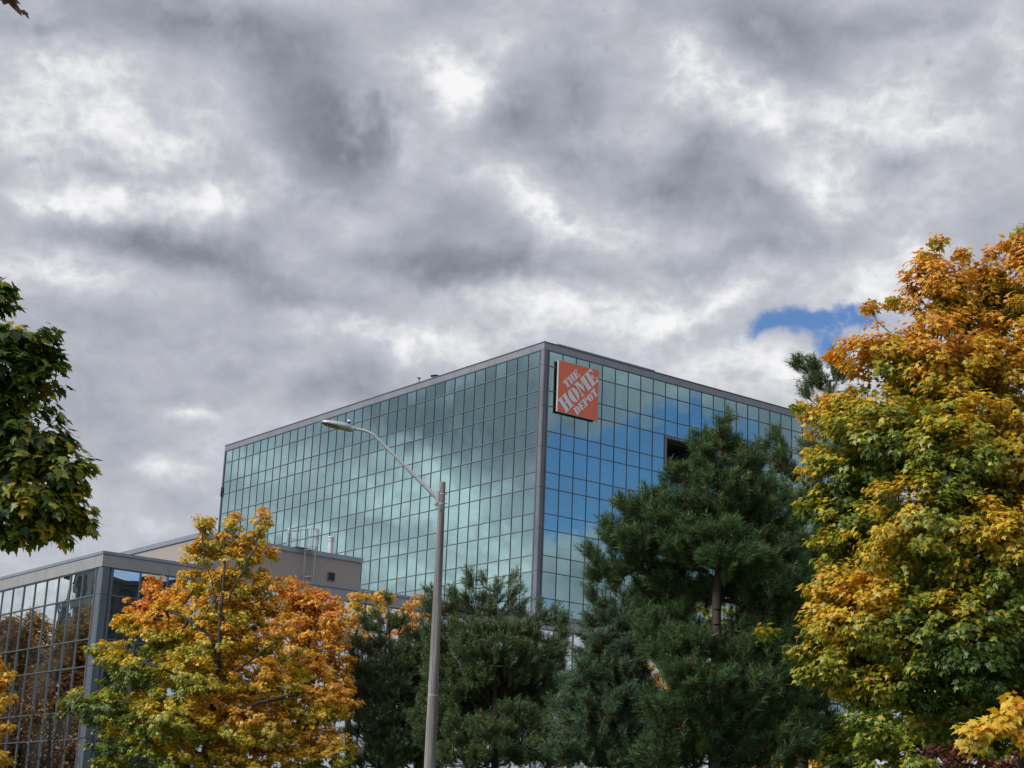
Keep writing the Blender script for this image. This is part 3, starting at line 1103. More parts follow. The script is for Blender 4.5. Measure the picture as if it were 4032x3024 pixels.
def vnoise(P, seed, scale):
    """smooth pseudo-random field in space, 0..1"""
    R = np.random.default_rng(seed)
    acc = np.zeros(len(P))
    amp = 0
    for o_ in range(3):
        for _ in range(4):
            k = rand_dirs(R, 1)[0] * scale * (1.9 ** o_) * R.uniform(.7, 1.3)
            acc += np.sin(P @ k + R.uniform(0, 6.28)) * (.6 ** o_)
            amp += (.6 ** o_) ** 2 / 2
    z = acc / math.sqrt(amp)
    return 1 / (1 + np.exp(-1.7 * z))


MAPLE = np.array([(0, 0, 0), (.10, -.06, 0), (.34, -.05, -.02), (.27, .12, -.01), (.52, .30, -.05), (.33, .36, -.02), (.36, .52, -.04), (.17, .50, -.01), (.13, .72, -.02),
                  (0, 1.0, -.07), (-.13, .72, -.02), (-.17, .50, -.01), (-.36, .52, -.04), (-.33, .36, -.02), (-.52, .30, -.05), (-.27, .12, -.01), (-.34, -.05, -.02), (-.10, -.06, 0)], float)
MAPLE_S = np.array([(0, 0, 0), (.34, -.02, -.02), (.24, .14, 0), (.50, .36, -.06), (.17, .48, -.01), (0, 1.0, -.08), (-.17, .48, -.01), (-.50, .36, -.06), (-.24, .14, 0), (-.34, -.02, -.02)], float)


def leaves(pos, nor, dirn, size, col, tmpl, name, parent, mat='leaf', stalk=True):
    """many separate lobed leaves: pos (n,3), normal, pointing direction, size (n,)"""
    n = len(pos)
    m_ = len(tmpl)
    z = nrm(nor)
    y = nrm(dirn - z * np.sum(dirn * z, 1, keepdims=True))
    x = np.cross(y, z)
    t = np.vstack([[(0, .32, .045)], tmpl])                    # raised rib point first
    V = (pos[:, None, :] + size[:, None, None] * (t[None, :, 0, None] * x[:, None, :] + t[None, :, 1, None] * y[:, None, :]
                                                   + t[None, :, 2, None] * z[:, None, :]))
    T = np.array([(0, 1 + i, 1 + (i + 1) % m_) for i in range(m_)])
    T = (T[None] + (np.arange(n) * (m_ + 1))[:, None, None]).reshape(-1, 3)
    C = np.repeat(col, m_ + 1, axis=0)
    return fast_mesh(name, V.reshape(-1, 3), T, C, mat, parent)


def wood(nodes, par, r_tip, trunk_r, name, mat, parent, expo=.46, sides=6):
    """tubes along a branching skeleton; thickness follows the number of twigs carried"""
    nodes = np.array(nodes)
    par = np.array(par)
    n = len(nodes)
    cnt = np.zeros(n)
    kids = np.zeros(n, int)
    for i in range(1, n):
        kids[par[i]] += 1
    cnt[kids == 0] = 1
    for i in range(n - 1, 0, -1):
        cnt[par[i]] += cnt[i]
    rad = r_tip * cnt ** expo
    rad *= 1.0
    sc = trunk_r / rad[0]
    rad = np.where(rad > r_tip * 3, r_tip * 3 + (rad - r_tip * 3) * (trunk_r - r_tip * 3) / max(rad[0] - r_tip * 3, 1e-6), rad)
    e = np.arange(1, n)
    A, B = nodes[par[e]], nodes[e]
    ra_, rb2 = np.minimum(rad[par[e]], rad[e] * 1.35), rad[e]
    d = nrm(B - A)
    up_ = np.tile([0.0, 0, 1], (len(e), 1))
    up_[np.abs(d[:, 2]) > .93] = (1, 0, 0)
    s1 = nrm(np.cross(d, up_))
    s2 = np.cross(s1, d)
    ang = np.linspace(0, 2 * math.pi, sides, endpoint=False)
    ring = np.cos(ang)[None, :, None] * s1[:, None, :] + np.sin(ang)[None, :, None] * s2[:, None, :]
    V = np.concatenate([A[:, None] - d[:, None] * (ra_ * .3)[:, None, None] + ring * ra_[:, None, None], B[:, None] + ring * rb2[:, None, None]], 1)
    T = []
    for k in range(sides):
        k2 = (k + 1) % sides
        T += [(k, k2, sides + k2), (k, sides + k2, sides + k)]
    T = (np.array(T)[None] + (np.arange(len(e)) * 2 * sides)[:, None, None]).reshape(-1, 3)
    return fast_mesh(name, V.reshape(-1, 3), T, None, mat, parent, smooth=True)


def skeleton(trunk, tips, R, rise=.35, steps=3, wob=.06, limbs=()):
    """join tips to the trunk: every tip grows from the nearest wood already there that lies below it"""
    nodes, par = [], []
    tr = np.array(trunk)
    seg = []
    for i in range(len(tr) - 1):
        k = max(2, int(np.linalg.norm(tr[i + 1] - tr[i]) / .35))
        for j in range(k):
            seg.append(tr[i] + (tr[i + 1] - tr[i]) * j / k)
    seg.append(tr[-1])
    for i, p in enumerate(seg):
        nodes.append(p)
        par.append(i - 1)
    par[0] = 0
    for lb in limbs:                                    # main limbs fork off the trunk
        lb = [np.array(p) for p in lb]
        prev = int(np.argmin([np.linalg.norm(lb[0] - p) for p in seg[:len(nodes)]]))
        for i in range(len(lb) - 1):
            for f in (.25, .5, .75, 1.0):
                p = lb[i] + (lb[i + 1] - lb[i]) * f + R.normal(size=3) * .025
                nodes.append(p)
                par.append(prev)
                prev = len(nodes) - 1
                seg.append(p)
    dt = [min(np.linalg.norm(t - p) for p in seg) for t in tips]
    order = np.argsort(dt)
    arr = np.zeros((len(seg) + len(tips) * (steps + 1), 3))
    arr[:len(seg)] = np.array(seg)
    cnt = len(seg)
    for j in order:
        t = tips[j]
        A = arr[:cnt]
        dv = t - A
        hd = np.hypot(dv[:, 0], dv[:, 1])
        cost = np.linalg.norm(dv, axis=1) + np.maximum(0, -(dv[:, 2] - rise * hd)) * 1.1
        i = int(np.argmin(cost))
        a_ = A[i].copy()
        L_ = np.linalg.norm(t - a_)
        prev = i
        for s_ in range(1, steps + 1):
            f = s_ / steps
            p = a_ + (t - a_) * f + R.normal(size=3) * wob * L_ * (1 - f)
            p[2] += -math.sin(f * math.pi) * .10 * L_ * (1 if rise > 0 else -1)
            arr[cnt] = p
            nodes.append(p)
            par.append(prev)
            prev = cnt
            cnt += 1
    return nodes, par


def sample_blobs(blobs_px, D, R, dens, depth_k=.9, surf=.42, back=.0):
    """crown volume: ellipsoids placed in the place at distance D; returns points, outward directions, blob index"""
    cen, rad, cnt = [], [], []
    for bl in blobs_px:
        x, y, rx, ry = bl[:4]
        dz = bl[4] if len(bl) > 4 else 0.0
        Y = D + dz
        c_ = at(x, y, Y)
        m_ = Y / F * 1.0
        r_ = np.array([rx * m_, (rx + ry) / 2 * m_ * depth_k, ry * m_])
        cen.append(c_)
        rad.append(r_)
        k = dens * (r_[0] * r_[1] * r_[2]) ** (2 / 3)
        cnt.append(max(3, int(k)))
    P, O, I = [], [], []
    for i, (c_, r_, k) in enumerate(zip(cen, rad, cnt)):
        d = rand_dirs(R, k)
        q_ = R.uniform(size=k) ** surf
        P.append(c_ + d * r_ * q_[:, None])
        O.append(d)
        I.append(np.full(k, i))
    return np.vstack(P), np.vstack(O), np.concatenate(I), np.array(cen), np.array(rad)


def pal(cols, w, R, n):
    idx = R.choice(len(cols), n, p=np.array(w) / sum(w))
    return np.array(cols)[idx]


def maple(name, label, D, blobs_px, trunk_px, seed, dens, per, size, colfn, trunk_r=.16, tmpl=MAPLE_S, cat='tree', group=None, depth_k=.9,
          rc=.34, droop=.35, r_tip=.008, grow=1.10, limbs=()):
    R = np.random.default_rng(seed)
    blobs_px = [(b_[0], b_[1], b_[2] * grow, b_[3] * grow, *b_[4:]) for b_ in blobs_px]
    P, O, I, cen, rad = sample_blobs(blobs_px, D, R, dens, depth_k)
    keep = P[:, 2] > .8
    P, O = P[keep], O[keep]
    tr = [at(x, y, D + (dz[0] if dz else 0)) for (x, y, *dz) in trunk_px]
    b0 = tr[0].copy()
    b0[2] = 0.0
    tr = [b0] + tr
    root = empty(name, tuple(b0), label, cat, group)
    nodes, par = skeleton(tr, P, R, rise=.45, limbs=[[at(x, y, D + dz) for (x, y, dz) in lb] for lb in limbs])
    wood(nodes, par, r_tip, trunk_r, 'trunk', 'bark', root)
    n = len(P) * per
    J = np.repeat(np.arange(len(P)), per)
    off = rand_dirs(R, n) * (R.uniform(size=n) ** .5)[:, None] * rc
    off[:, 2] *= .62
    pos = P[J] + off
    out = nrm(O[J] * np.array([1, 1, .5]) + off / rc * .6)
    nor = nrm(out * .65 + np.array([0, 0, .75]) + rand_dirs(R, n) * .55)
    dirn = nrm(out * .7 + np.array([0, 0, -droop]) + rand_dirs(R, n) * .6)
    sz = size * R.uniform(.62, 1.15, n)
    col = colfn(pos, P[J], O[J], R)
    col = col * R.uniform(.78, 1.18, (n, 1))
    leaves(pos, nor, dirn, sz, np.clip(col, 0, .95), tmpl, 'crown', root)
    return root


ORANGE = [(.74, .37, .028), (.78, .42, .04), (.72, .30, .035), (.80, .48, .06)]
YEL = [(.72, .52, .04), (.62, .48, .045), (.76, .48, .04)]
YG = [(.32, .36, .04), (.42, .40, .04), (.24, .30, .035)]
GREEN = [(.09, .165, .028), (.125, .20, .032), (.07, .13, .028)]
RUST = [(.72, .26, .07), (.78, .33, .08), (.64, .20, .07)]


def blend(t, stops, R, jit=.10):
    """pick leaf colours along a turning-leaf scale 0 (green) .. 1 (rust)"""
    t = np.clip(t + R.normal(size=len(t)) * jit, 0, .9999)
    n = len(t)
    out = np.zeros((n, 3))
    edges = np.linspace(0, 1, len(stops) + 1)
    for i, s_ in enumerate(stops):
        m_ = (t >= edges[i]) & (t < edges[i + 1])
        if m_.any():
            out[m_] = pal(s_, [1] * len(s_), R, int(m_.sum()))
    return out


SCALE = [GREEN, YG, YEL, ORANGE, RUST]


def col_right(pos, tip, O, R):
    z = (tip[:, 2] - 2.5) / 9.0
    x = (tip[:, 0] - 4.0) / 3.5
    t = .13 + .48 * np.clip(z, 0, 1) - .06 * x + (vnoise(tip, 5, 1.3) - .5) * .40 + .15 * O[:, 2] - .10 * O[:, 0]
    return blend(np.clip(t, .05, .74), SCALE, R, .08) * .93


def col_mid(pos, tip, O, R):
    z = (tip[:, 2] - 3) / 8.5
    t = .35 + .34 * np.clip(z, 0, 1) + (vnoise(tip, 8, 1.1) - .5) * .32 + .20 * (tip[:, 0] + 8) / 4 + .18 * O[:, 2]
    return blend(np.clip(t, .06, .72), SCALE, R, .08)


def col_orange(pos, tip, O, R):
    t = .64 + (vnoise(tip, 3, .9) - .5) * .26 + .06 * O[:, 2]
    return blend(t, SCALE, R, .09)


def col_rust(pos, tip, O, R):
    t = .72 + (vnoise(tip, 13, .9) - .5) * .26
    return blend(t, SCALE, R, .09)


def col_gold(pos, tip, O, R):
    t = .53 + (vnoise(tip, 4, .9) - .5) * .22
    return blend(t, SCALE, R, .08)


def col_near(pos, tip, O, R):
    t = .24 + (vnoise(tip, 15, 3.5) - .5) * .60 + .12 * np.clip(O[:, 0], 0, 1)
    return blend(t, [GREEN, GREEN, YG, YEL, [(.30, .13, .04)]], R, .10) * .72  # whole palette darkened, so the tree's shade sits in the leaf colour


def col_maroon(pos, tip, O, R):
    return pal([(.12, .018, .022), (.16, .03, .03), (.09, .015, .02)], [1, 1, 1], R, len(pos))


def col_brown(pos, tip, O, R):
    t = .80 + (vnoise(tip, 23, .8) - .5) * .25
    return blend(t, SCALE, R, .08) * np.array([.55, .55, .8])


# the big maple on the right
RB = [(3700, 1170, 150, 170), (3870, 1210, 170, 150, .5), (4070, 1130, 150, 190), (3500, 1400, 170, 150, -.3), (3740, 1440, 240, 200, -.5), (4010, 1430, 210, 220, -.4),
      (3330, 1640, 150, 120), (3500, 1720, 230, 190, -.8), (3790, 1780, 270, 230, -1.2), (4080, 1800, 230, 260, -1.0), (3310, 1880, 140, 140, -.2),
      (3370, 2060, 160, 130, -.4), (3640, 2090, 280, 220, -1.4), (3950, 2180, 260, 240, -1.5), (3320, 2330, 140, 110, -.3), (3250, 2430, 80, 70, -.5),
      (3480, 2430, 240, 170, -1.0), (3830, 2530, 290, 210, -1.4), (3320, 2590, 170, 110, -.6), (3260, 2640, 100, 50, -.4), (3400, 2730, 160, 70, -.3), (3175, 2570, 50, 34, -.4), (3280, 2500, 110, 80, -.5), (3235, 1990, 70, 60, -.2), (3290, 2150, 80, 80, -.3), (3250, 2290, 70, 60, -.4), (3220, 1800, 60, 80, 0), (3580, 2690, 200, 120, -.7), (3900, 2760, 170, 110, -.8),
      (4160, 2480, 220, 240, -.6), (4100, 2150, 200, 240, .5), (3700, 1650, 260, 240, 1.4), (3950, 1950, 280, 300, 1.8), (3600, 2300, 260, 260, 1.4),
      (3900, 2450, 260, 240, 2.0), (3695, 950, 8, 22), (3640, 1015, 8, 20), (3790, 1000, 8, 18), (3905, 1000, 10, 18), (3975, 960, 8, 20), (3515, 1180, 8, 18), (3420, 1215, 10, 14), (3150, 1600, 12, 14), (3290, 1400, 14, 12), (4030, 900, 12, 20), (3660, 1040, 36, 46), (3900, 1080, 70, 50), (4040, 960, 40, 70), (3020, 2490, 28, 26, -.6), (3690, 2850, 150, 60, .2),
      (4350, 1500, 250, 400, .4), (4450, 2100, 300, 400, .4)]
maple('maple_tree', 'large maple with yellow orange top and green lower leaves filling the right side', 26, RB,
      [(4060, 3000), (4030, 2500), (3980, 2000), (3880, 1500), (3760, 1150)], 11, 175, 34, .108, col_right, .20, MAPLE_S, rc=.20, group='autumn maples', r_tip=.006)
# orange twig end low at the right edge
maple('maple_tree', 'orange leaved maple branch end at the bottom right corner below the large maple', 19, [(4010, 2790, 60, 60), (3960, 2850, 90, 50), (3860, 2900, 110, 40), (4060, 2880, 100, 70), (4250, 2900, 200, 160), (4400, 2700, 200, 200)],
      [(4500, 3000), (4350, 2900), (4150, 2860)], 12, 110, 30, .115, col_gold, .10, MAPLE, rc=.2, group='autumn maples', r_tip=.005)

# middle maple
CB = [(800, 2070, 38, 60), (1030, 2050, 38, 62), (915, 2060, 40, 40), (880, 2140, 90, 50), (1000, 2130, 60, 45), (800, 2190, 80, 70), (960, 2200, 90, 60, -.4),
      (1070, 2180, 34, 30), (760, 2290, 70, 60, .3), (900, 2300, 130, 75, -.5), (1040, 2300, 60, 60), (690, 2390, 90, 70), (870, 2410, 150, 85, -1.0),
      (1030, 2400, 100, 75, .2), (520, 2440, 90, 50), (620, 2500, 130, 80, -.6), (830, 2540, 170, 90, -1.4), (1040, 2530, 140, 90, -.6), (420, 2570, 90, 55),
      (520, 2640, 150, 80, -.9), (760, 2680, 180, 100, -1.8), (1020, 2680, 170, 100, -1.0), (1220, 2640, 90, 70, .3), (320, 2760, 80, 40), (440, 2780, 150, 80, -.8),
      (680, 2830, 190, 100, -1.8), (950, 2840, 190, 110, -1.6), (1190, 2790, 150, 90, -.4), (1330, 2760, 80, 80, .2), (480, 2910, 130, 70, -.4), (700, 2980, 200, 90, -1.2),
      (980, 3000, 200, 100, -1.0), (1230, 2960, 160, 100, -.3), (450, 3020, 90, 50, 0), (850, 2600, 260, 150, 1.4), (800, 2850, 350, 160, 1.8), (900, 2400, 140, 120, 1.0), (250, 2800, 30, 18)]
maple('maple_tree', 'tall maple turning from green to orange with dark branching trunk before the low wing', 50, CB,
      [(800, 3000, -.3), (830, 2850, -.8), (858, 2600, -1.95), (872, 2380, -1.75), (885, 2220, -.9), (880, 2090, -.2)], 21, 92, 34, .125, col_mid, .14, rc=.20, grow=1.06,
      limbs=[[(858, 2590, -1.9), (835, 2520, -2.0), (780, 2460, -1.9), (700, 2420, -1.6), (640, 2400, -1.2)], [(860, 2560, -1.9), (900, 2500, -2.0), (960, 2440, -1.7), (1030, 2390, -1.2)],
             [(868, 2440, -1.8), (845, 2370, -1.9), (835, 2290, -1.6), (800, 2200, -1.0), (795, 2110, -.5)], [(874, 2400, -1.7), (915, 2320, -1.8), (960, 2240, -1.3), (1005, 2150, -.7), (1028, 2070, -.3)],
             [(850, 2700, -1.7), (930, 2640, -2.1), (1040, 2560, -2.0), (1110, 2500, -1.2)], [(845, 2740, -1.6), (770, 2680, -2.2), (660, 2640, -2.2), (540, 2600, -1.6)],
             [(830, 2850, -.9), (930, 2800, -1.9), (1060, 2760, -1.9), (1200, 2720, -1.2)], [(815, 2900, -.8), (740, 2820, -1.9), (600, 2790, -2.0), (460, 2760, -1.4)],
             [(882, 2280, -1.1), (905, 2180, -1.0), (920, 2090, -.4)]], group='autumn maples')
# orange trees behind it
maple('maple_tree', 'rust orange maple top left behind the tall turning maple', 62, [(610, 2300, 45, 40), (560, 2380, 60, 35), (650, 2370, 80, 50), (700, 2330, 50, 40), (650, 2440, 110, 70), (700, 2520, 140, 90), (500, 2450, 50, 40)],
      [(640, 2900), (636, 2500), (620, 2330)], 31, 70, 30, .135, col_rust, .14, rc=.22, group='autumn maples')
maple('maple_tree', 'bright orange rounded maple right behind the tall turning maple', 60, [(1137, 2275, 20, 25), (1120, 2330, 60, 50), (1200, 2350, 80, 60), (1290, 2370, 70, 45), (1150, 2430, 120, 80), (1290, 2450, 100, 70),
      (1200, 2550, 150, 90), (1310, 2580, 80, 90), (1180, 2680, 150, 110), (1310, 2720, 70, 80), (1250, 2850, 130, 100), (1220, 2420, 120, 100, 1.5)],
      [(1230, 3000), (1225, 2650), (1200, 2450), (1150, 2330)], 32, 70, 30, .135, col_orange, .16, rc=.22, group='autumn maples')
maple('maple_tree', 'thin topped orange maple between the rounded maple and the street lamp', 64, [(1390, 2365, 45, 35), (1440, 2340, 16, 30), (1500, 2355, 50, 30), (1400, 2430, 60, 45), (1480, 2420, 60, 40), (1560, 2440, 40, 30),
      (1350, 2500, 50, 60), (1420, 2520, 60, 50), (1380, 2640, 60, 60), (1400, 2750, 70, 60)],
      [(1370, 3000), (1370, 2650), (1400, 2500), (1440, 2380)], 33, 60, 28, .135, col_orange, .13, rc=.22, group='autumn maples')
maple('maple_tree', 'sparse rust maple top directly behind the street lamp pole', 68, [(1600, 2400, 40, 35), (1655, 2370, 35, 35), (1640, 2440, 60, 40), (1580, 2480, 60, 40), (1700, 2480, 60, 60)],
      [(1640, 3000), (1640, 2600), (1640, 2420)], 34, 50, 26, .135, col_rust, .12, rc=.22, group='autumn maples')
# golden tree at the left edge
maple('maple_tree', 'golden yellow maple cut by the left edge low before the wing', 46, [(-30, 2600, 50, 50), (-10, 2680, 60, 50), (40, 2660, 40, 18), (-40, 2750, 70, 60), (10, 2740, 40, 40), (20, 2860, 36, 22), (-80, 2850, 90, 60),
      (-180, 2700, 150, 160), (-200, 2900, 180, 140), (-20, 2990, 60, 40)],
      [(-190, 3000), (-180, 2800), (-120, 2650)], 41, 70, 30, .13, col_gold, .15, rc=.2, group='autumn maples')


def bare_tree():
    R = np.random.default_rng(51)
    P, O, I, _, _ = sample_blobs([(190, 2790, 120, 110), (250, 2900, 130, 90), (120, 2900, 110, 90), (200, 2990, 150, 60), (90, 2800, 70, 80)], 47, R, 46, .9, .5)
    b0 = at(190, 3000, 47)
    b0[2] = 0
    root = empty('small_tree', tuple(b0), 'nearly bare small tree with a few pale leaves before the left glass wall', 'tree')
    nodes, par = skeleton([b0, at(190, 3020, 47), at(195, 2900, 47), at(200, 2800, 47)], P, R, .6, 3, .08)
    wood(nodes, par, .007, .07, 'trunk', 'bark', root)
    n = len(P) * 2
    J = np.repeat(np.arange(len(P)), 2)
    pos = P[J] + R.normal(size=(n, 3)) * .08
    leaves(pos, rand_dirs(R, n) + np.array([0, 0, .4]), rand_dirs(R, n), R.uniform(.05, .11, n), pal([(.55, .30, .12), (.50, .38, .14), (.45, .42, .34)], [3, 2, 1], R, n), MAPLE_S, 'crown', root)


bare_tree()

# near maple at the left edge and the one overhead
maple('maple_tree', 'dark near maple with green and yellow leaves hanging in from the left edge', 14, [(-60, 1200, 110, 110), (60, 1330, 150, 110), (-50, 1500, 200, 160), (110, 1500, 110, 110), (200, 1440, 60, 60),
      (60, 1680, 180, 120), (190, 1760, 120, 100), (100, 1880, 210, 130), (270, 1860, 90, 80), (60, 2020, 220, 110), (230, 1990, 110, 70), (180, 2080, 100, 50), (40, 2120, 70, 35), (300, 2060, 50, 20),
      (-10, 1120, 30, 40), (-300, 1400, 300, 300), (-350, 1800, 300, 320), (-700, 1600, 400, 450), (-100, 1750, 200, 260, .6)],
      [(-560, 3000), (-540, 2400), (-480, 1900), (-420, 1500)], 61, 300, 20, .112, col_near, .13, MAPLE, rc=.13, grow=1.02, droop=.9, group='autumn maples', r_tip=.004)


def overhead():
    """a twig of the tree the photographer stands under"""
    R = np.random.default_rng(71)
    D = 7.4
    b0 = at(-900, 1500, D)
    b0[2] = 0
    root = empty('maple_tree', tuple(b0), 'dark hanging leaf of an overhead maple in the top left corner', 'tree', 'autumn maples')
    A, B, C_ = at(-700, -500, D), at(-250, -330, D), at(-20, -120, D)
    P = np.vstack([[C_], at(-60, -20, D), at(-200, -250, D)] + [at(-400 + R.uniform(-260, 200), -420 + R.uniform(-160, 120), D + R.uniform(-.5, .5)) for _ in range(40)])
    nodes, par = skeleton([b0, at(-880, 900, D), at(-820, 100, D), A, B, at(-60, -170, D)], P, R, .2, 3, .05)
    wood(nodes, par, .004, .09, 'trunk', 'bark', root)
    n = 40 * 6
    J = R.integers(2, len(P), n)
    pos = P[J] + R.normal(size=(n, 3)) * .07
    nor, dirn, sz = rand_dirs(R, n) + np.array([0, 0, .6]), rand_dirs(R, n) + np.array([0, 0, -.8]), R.uniform(.09, .16, n)
    col = pal(GREEN + [(.10, .03, .03)], [1, 1, 1, 2], R, n)
    # the leaves that hang into the frame, seen nearly edge-on
    ex = [(at(8, -34, D), (.55, -.62, .5), at(118, 78, D) - at(8, -34, D), .17, (.085, .045, .028)), (at(30, -50, D), (.75, .5, .45), at(100, 60, D) - at(30, -50, D), .135, (.10, .07, .03)),
          (at(88, 40, D), (.6, -.6, .5), at(122, 74, D) - at(88, 40, D), .062, (.10, .03, .035)), (at(-30, -50, D), (.3, .8, .5), at(8, 14, D) - at(-30, -50, D), .075, (.08, .03, .04))]
    pos = np.vstack([pos] + [e_[0][None] for e_ in ex])
    nor = np.vstack([nor] + [np.array([e_[1]]) for e_ in ex])
    dirn = np.vstack([dirn] + [e_[2][None] for e_ in ex])
    sz = np.concatenate([sz, [e_[3] for e_ in ex]])
    col = np.vstack([col] + [np.array([e_[4]]) for e_ in ex])
    leaves(pos, nor, dirn, sz, col, MAPLE, 'crown', root)


overhead()

# small trees seen through the pines
maple('maple_tree', 'shaded dark green tree filling the gap low behind the large right maple', 38, [(3130, 2860, 150, 70, 34), (3100, 2980, 200, 60, 34), (3350, 2950, 160, 80, 6), (3500, 2860, 160, 90), (3700, 2880, 160, 110), (3900, 2900, 160, 110), (4080, 2850, 140, 140), (3600, 2990, 200, 60), (3950, 3000, 200, 60), (3780, 2760, 160, 90), (4250, 2900, 200, 160)],
      [(3800, 3020), (3800, 2900), (3790, 2760)], 80, 48, 40, .16, lambda p, t, O, R: blend(.12 + (vnoise(t, 9, .9) - .5) * .3, SCALE, R), .12, rc=.3, group='autumn maples')
maple('maple_tree', 'small yellow tree low between the two pine trunks', 70, [(2880, 2960, 40, 50), (2930, 3000, 60, 40), (3090, 2990, 60, 40)], [(2900, 3020), (2900, 2960)], 81, 30, 36, .2, col_gold, .10, rc=.3, group='autumn maples')
maple('maple_tree', 'glowing yellow tree low behind the right pine trunk', 66, [(3130, 2900, 70, 50), (3060, 2960, 70, 50), (3180, 2980, 90, 50), (3230, 2920, 60, 40), (3300, 2890, 70, 50), (3330, 2960, 80, 50), (2980, 3000, 80, 40)], [(3280, 3020), (3280, 2940)], 82, 30, 36, .2, col_gold, .10, rc=.3, group='autumn maples')
maple('maple_tree', 'yellow green tree showing behind the trunk of the tall pine', 74, [(2790, 2400, 70, 50), (2880, 2420, 70, 60), (2800, 2500, 110, 60), (2900, 2560, 90, 60), (2850, 2680, 120, 80)], [(2850, 3000), (2850, 2700), (2840, 2450)], 83, 16, 36, .2,
      lambda p, t, O, R: blend(.32 + (vnoise(t, 9, .9) - .5) * .3, SCALE, R), .14, rc=.3, group='autumn maples')
maple('maple_tree', 'small rust orange tree showing through the gap between the pines', 76, [(2570, 2650, 40, 45), (2620, 2690, 40, 30), (2560, 2740, 60, 60), (2650, 2760, 60, 50)], [(2600, 3000), (2600, 2720)], 84, 22, 34, .2, col_rust, .12, rc=.3, group='autumn maples')
maple('ornamental_tree', 'dark maroon leaved tree low behind the large right maple', 34, [(3700, 2960, 70, 50), (3800, 2940, 60, 50), (4000, 2990, 90, 60), (3900, 3010, 80, 50)], [(3850, 3020), (3850, 2980)], 85, 34, 40, .12, col_maroon, .08, rc=.25)


# ------------------------------------------------------------------ pines
def pine(name, label, D, blobs_px, trunk_px, seed, dens, shoots=6, per=46, nl=.17, hue=0, trunk_r=.16, tw=.0075, group='pines before the tower', spread=.30, brown=.12, low=2400):
    R = np.random.default_rng(seed)
    blobs_px = [(b_[0], b_[1], b_[2] * (1.0 + .22 * min(1, max(0, (b_[1] - low) / 250))), b_[3] * (1.02 + .26 * min(1, max(0, (b_[1] - low) / 250))), *b_[4:]) for b_ in blobs_px]
    P, O, I, cen, rad = sample_blobs(blobs_px, D, R, dens, .9, .40)
    keep = P[:, 2] > .6
    P, O = P[keep], O[keep]
    tr = [at(x, y, D) for (x, y) in trunk_px]
    b0 = tr[0].copy()
    b0[2] = 0
    tr = [b0] + tr
    root = empty(name, tuple(b0), label, 'tree', group)
    nodes, par = skeleton(tr, P, R, rise=.10, steps=4, wob=.05)
    # shoots fan out from every branch end
    n = len(P) * shoots
    J = np.repeat(np.arange(len(P)), shoots)
    tx = np.interp(P[:, 2], [p[2] for p in tr], [p[0] for p in tr])
    ty = np.interp(P[:, 2], [p[2] for p in tr], [p[1] for p in tr])
    away = nrm(np.stack([P[:, 0] - tx, P[:, 1] - ty, np.zeros(len(P))], 1))
    d0 = nrm(away * .50 + O * .25 + np.array([0, 0, 1.0]))
    sd_ = nrm(d0[J] + rand_dirs(R, n) * .50)
    sb = P[J] + rand_dirs(R, n) * (R.uniform(size=n) ** .6)[:, None] * spread * .7
    sl = R.uniform(.20, .42, n)
    se = sb + sd_ * sl[:, None]
    # wood for shoots
    base_n = len(nodes)
    tipidx = {}
    nd = np.array(nodes)
    # last node of each tip chain equals the tip itself
    from_idx = np.zeros(len(P), int)
    key = {tuple(np.round(p, 5)): i for i, p in enumerate(nd)}
    for i, p in enumerate(P):
        from_idx[i] = key.get(tuple(np.round(p, 5)), 0)
    nodes2 = list(nodes) + list(se)
    par2 = list(par) + list(from_idx[J])
    wood(nodes2, par2, .0055, trunk_r, 'trunk', 'pinebark', root, expo=.40, sides=5)
    # needles
    m_ = n * per
    Q = np.repeat(np.arange(n), per)
    f = R.uniform(-.25, 1.0, m_)
    ax_ = sd_[Q]
    p0 = sb[Q] + ax_ * (sl[Q] * f)[:, None]
    rd = rand_dirs(R, m_)
    rd = nrm(rd - ax_ * np.sum(rd * ax_, 1, keepdims=True))
    lean = np.where(f > .8, R.uniform(.6, 1.6, m_), R.uniform(.45, 1.2, m_))
    nd_ = nrm(rd + ax_ * lean[:, None])
    L_ = nl * R.uniform(.7, 1.1, m_)
    p1 = p0 + nd_ * L_[:, None]
    wv_ = nrm(np.cross(nd_, rand_dirs(R, m_))) * (tw * .5)
    V = np.stack([p0 - wv_, p0 + wv_, p1 + wv_ * .35, p1 - wv_ * .35], 1).reshape(-1, 3)
    T = (np.array([(0, 1, 2), (0, 2, 3)])[None] + (np.arange(m_) * 4)[:, None, None]).reshape(-1, 3)
    gcol = [[(.034, .070, .026), (.052, .098, .034), (.080, .130, .045)], [(.040, .080, .042), (.060, .112, .056), (.090, .145, .072)],
            [(.055, .092, .038), (.080, .125, .048), (.115, .160, .062)]][hue]
    sc = pal(gcol, [2, 3, 2], R, n)
    old = (R.uniform(size=n) < brown) & (vnoise(sb, seed + 1, 1.6) > .45)
    col = sc[Q] * R.uniform(.75, 1.45, (m_, 1)) * (1.0 + .35 * np.clip(f, 0, 1))[:, None]
    ob = (old[Q] & (f < .55)) | ((f < -.05) & (R.uniform(size=m_) < .30))
    col[ob] = pal([(.17, .085, .028), (.13, .075, .035)], [1, 1], R, int(ob.sum()))
    C = np.repeat(col, 4, axis=0)
    fast_mesh('crown', V, T, C, 'needle', root)
    return root


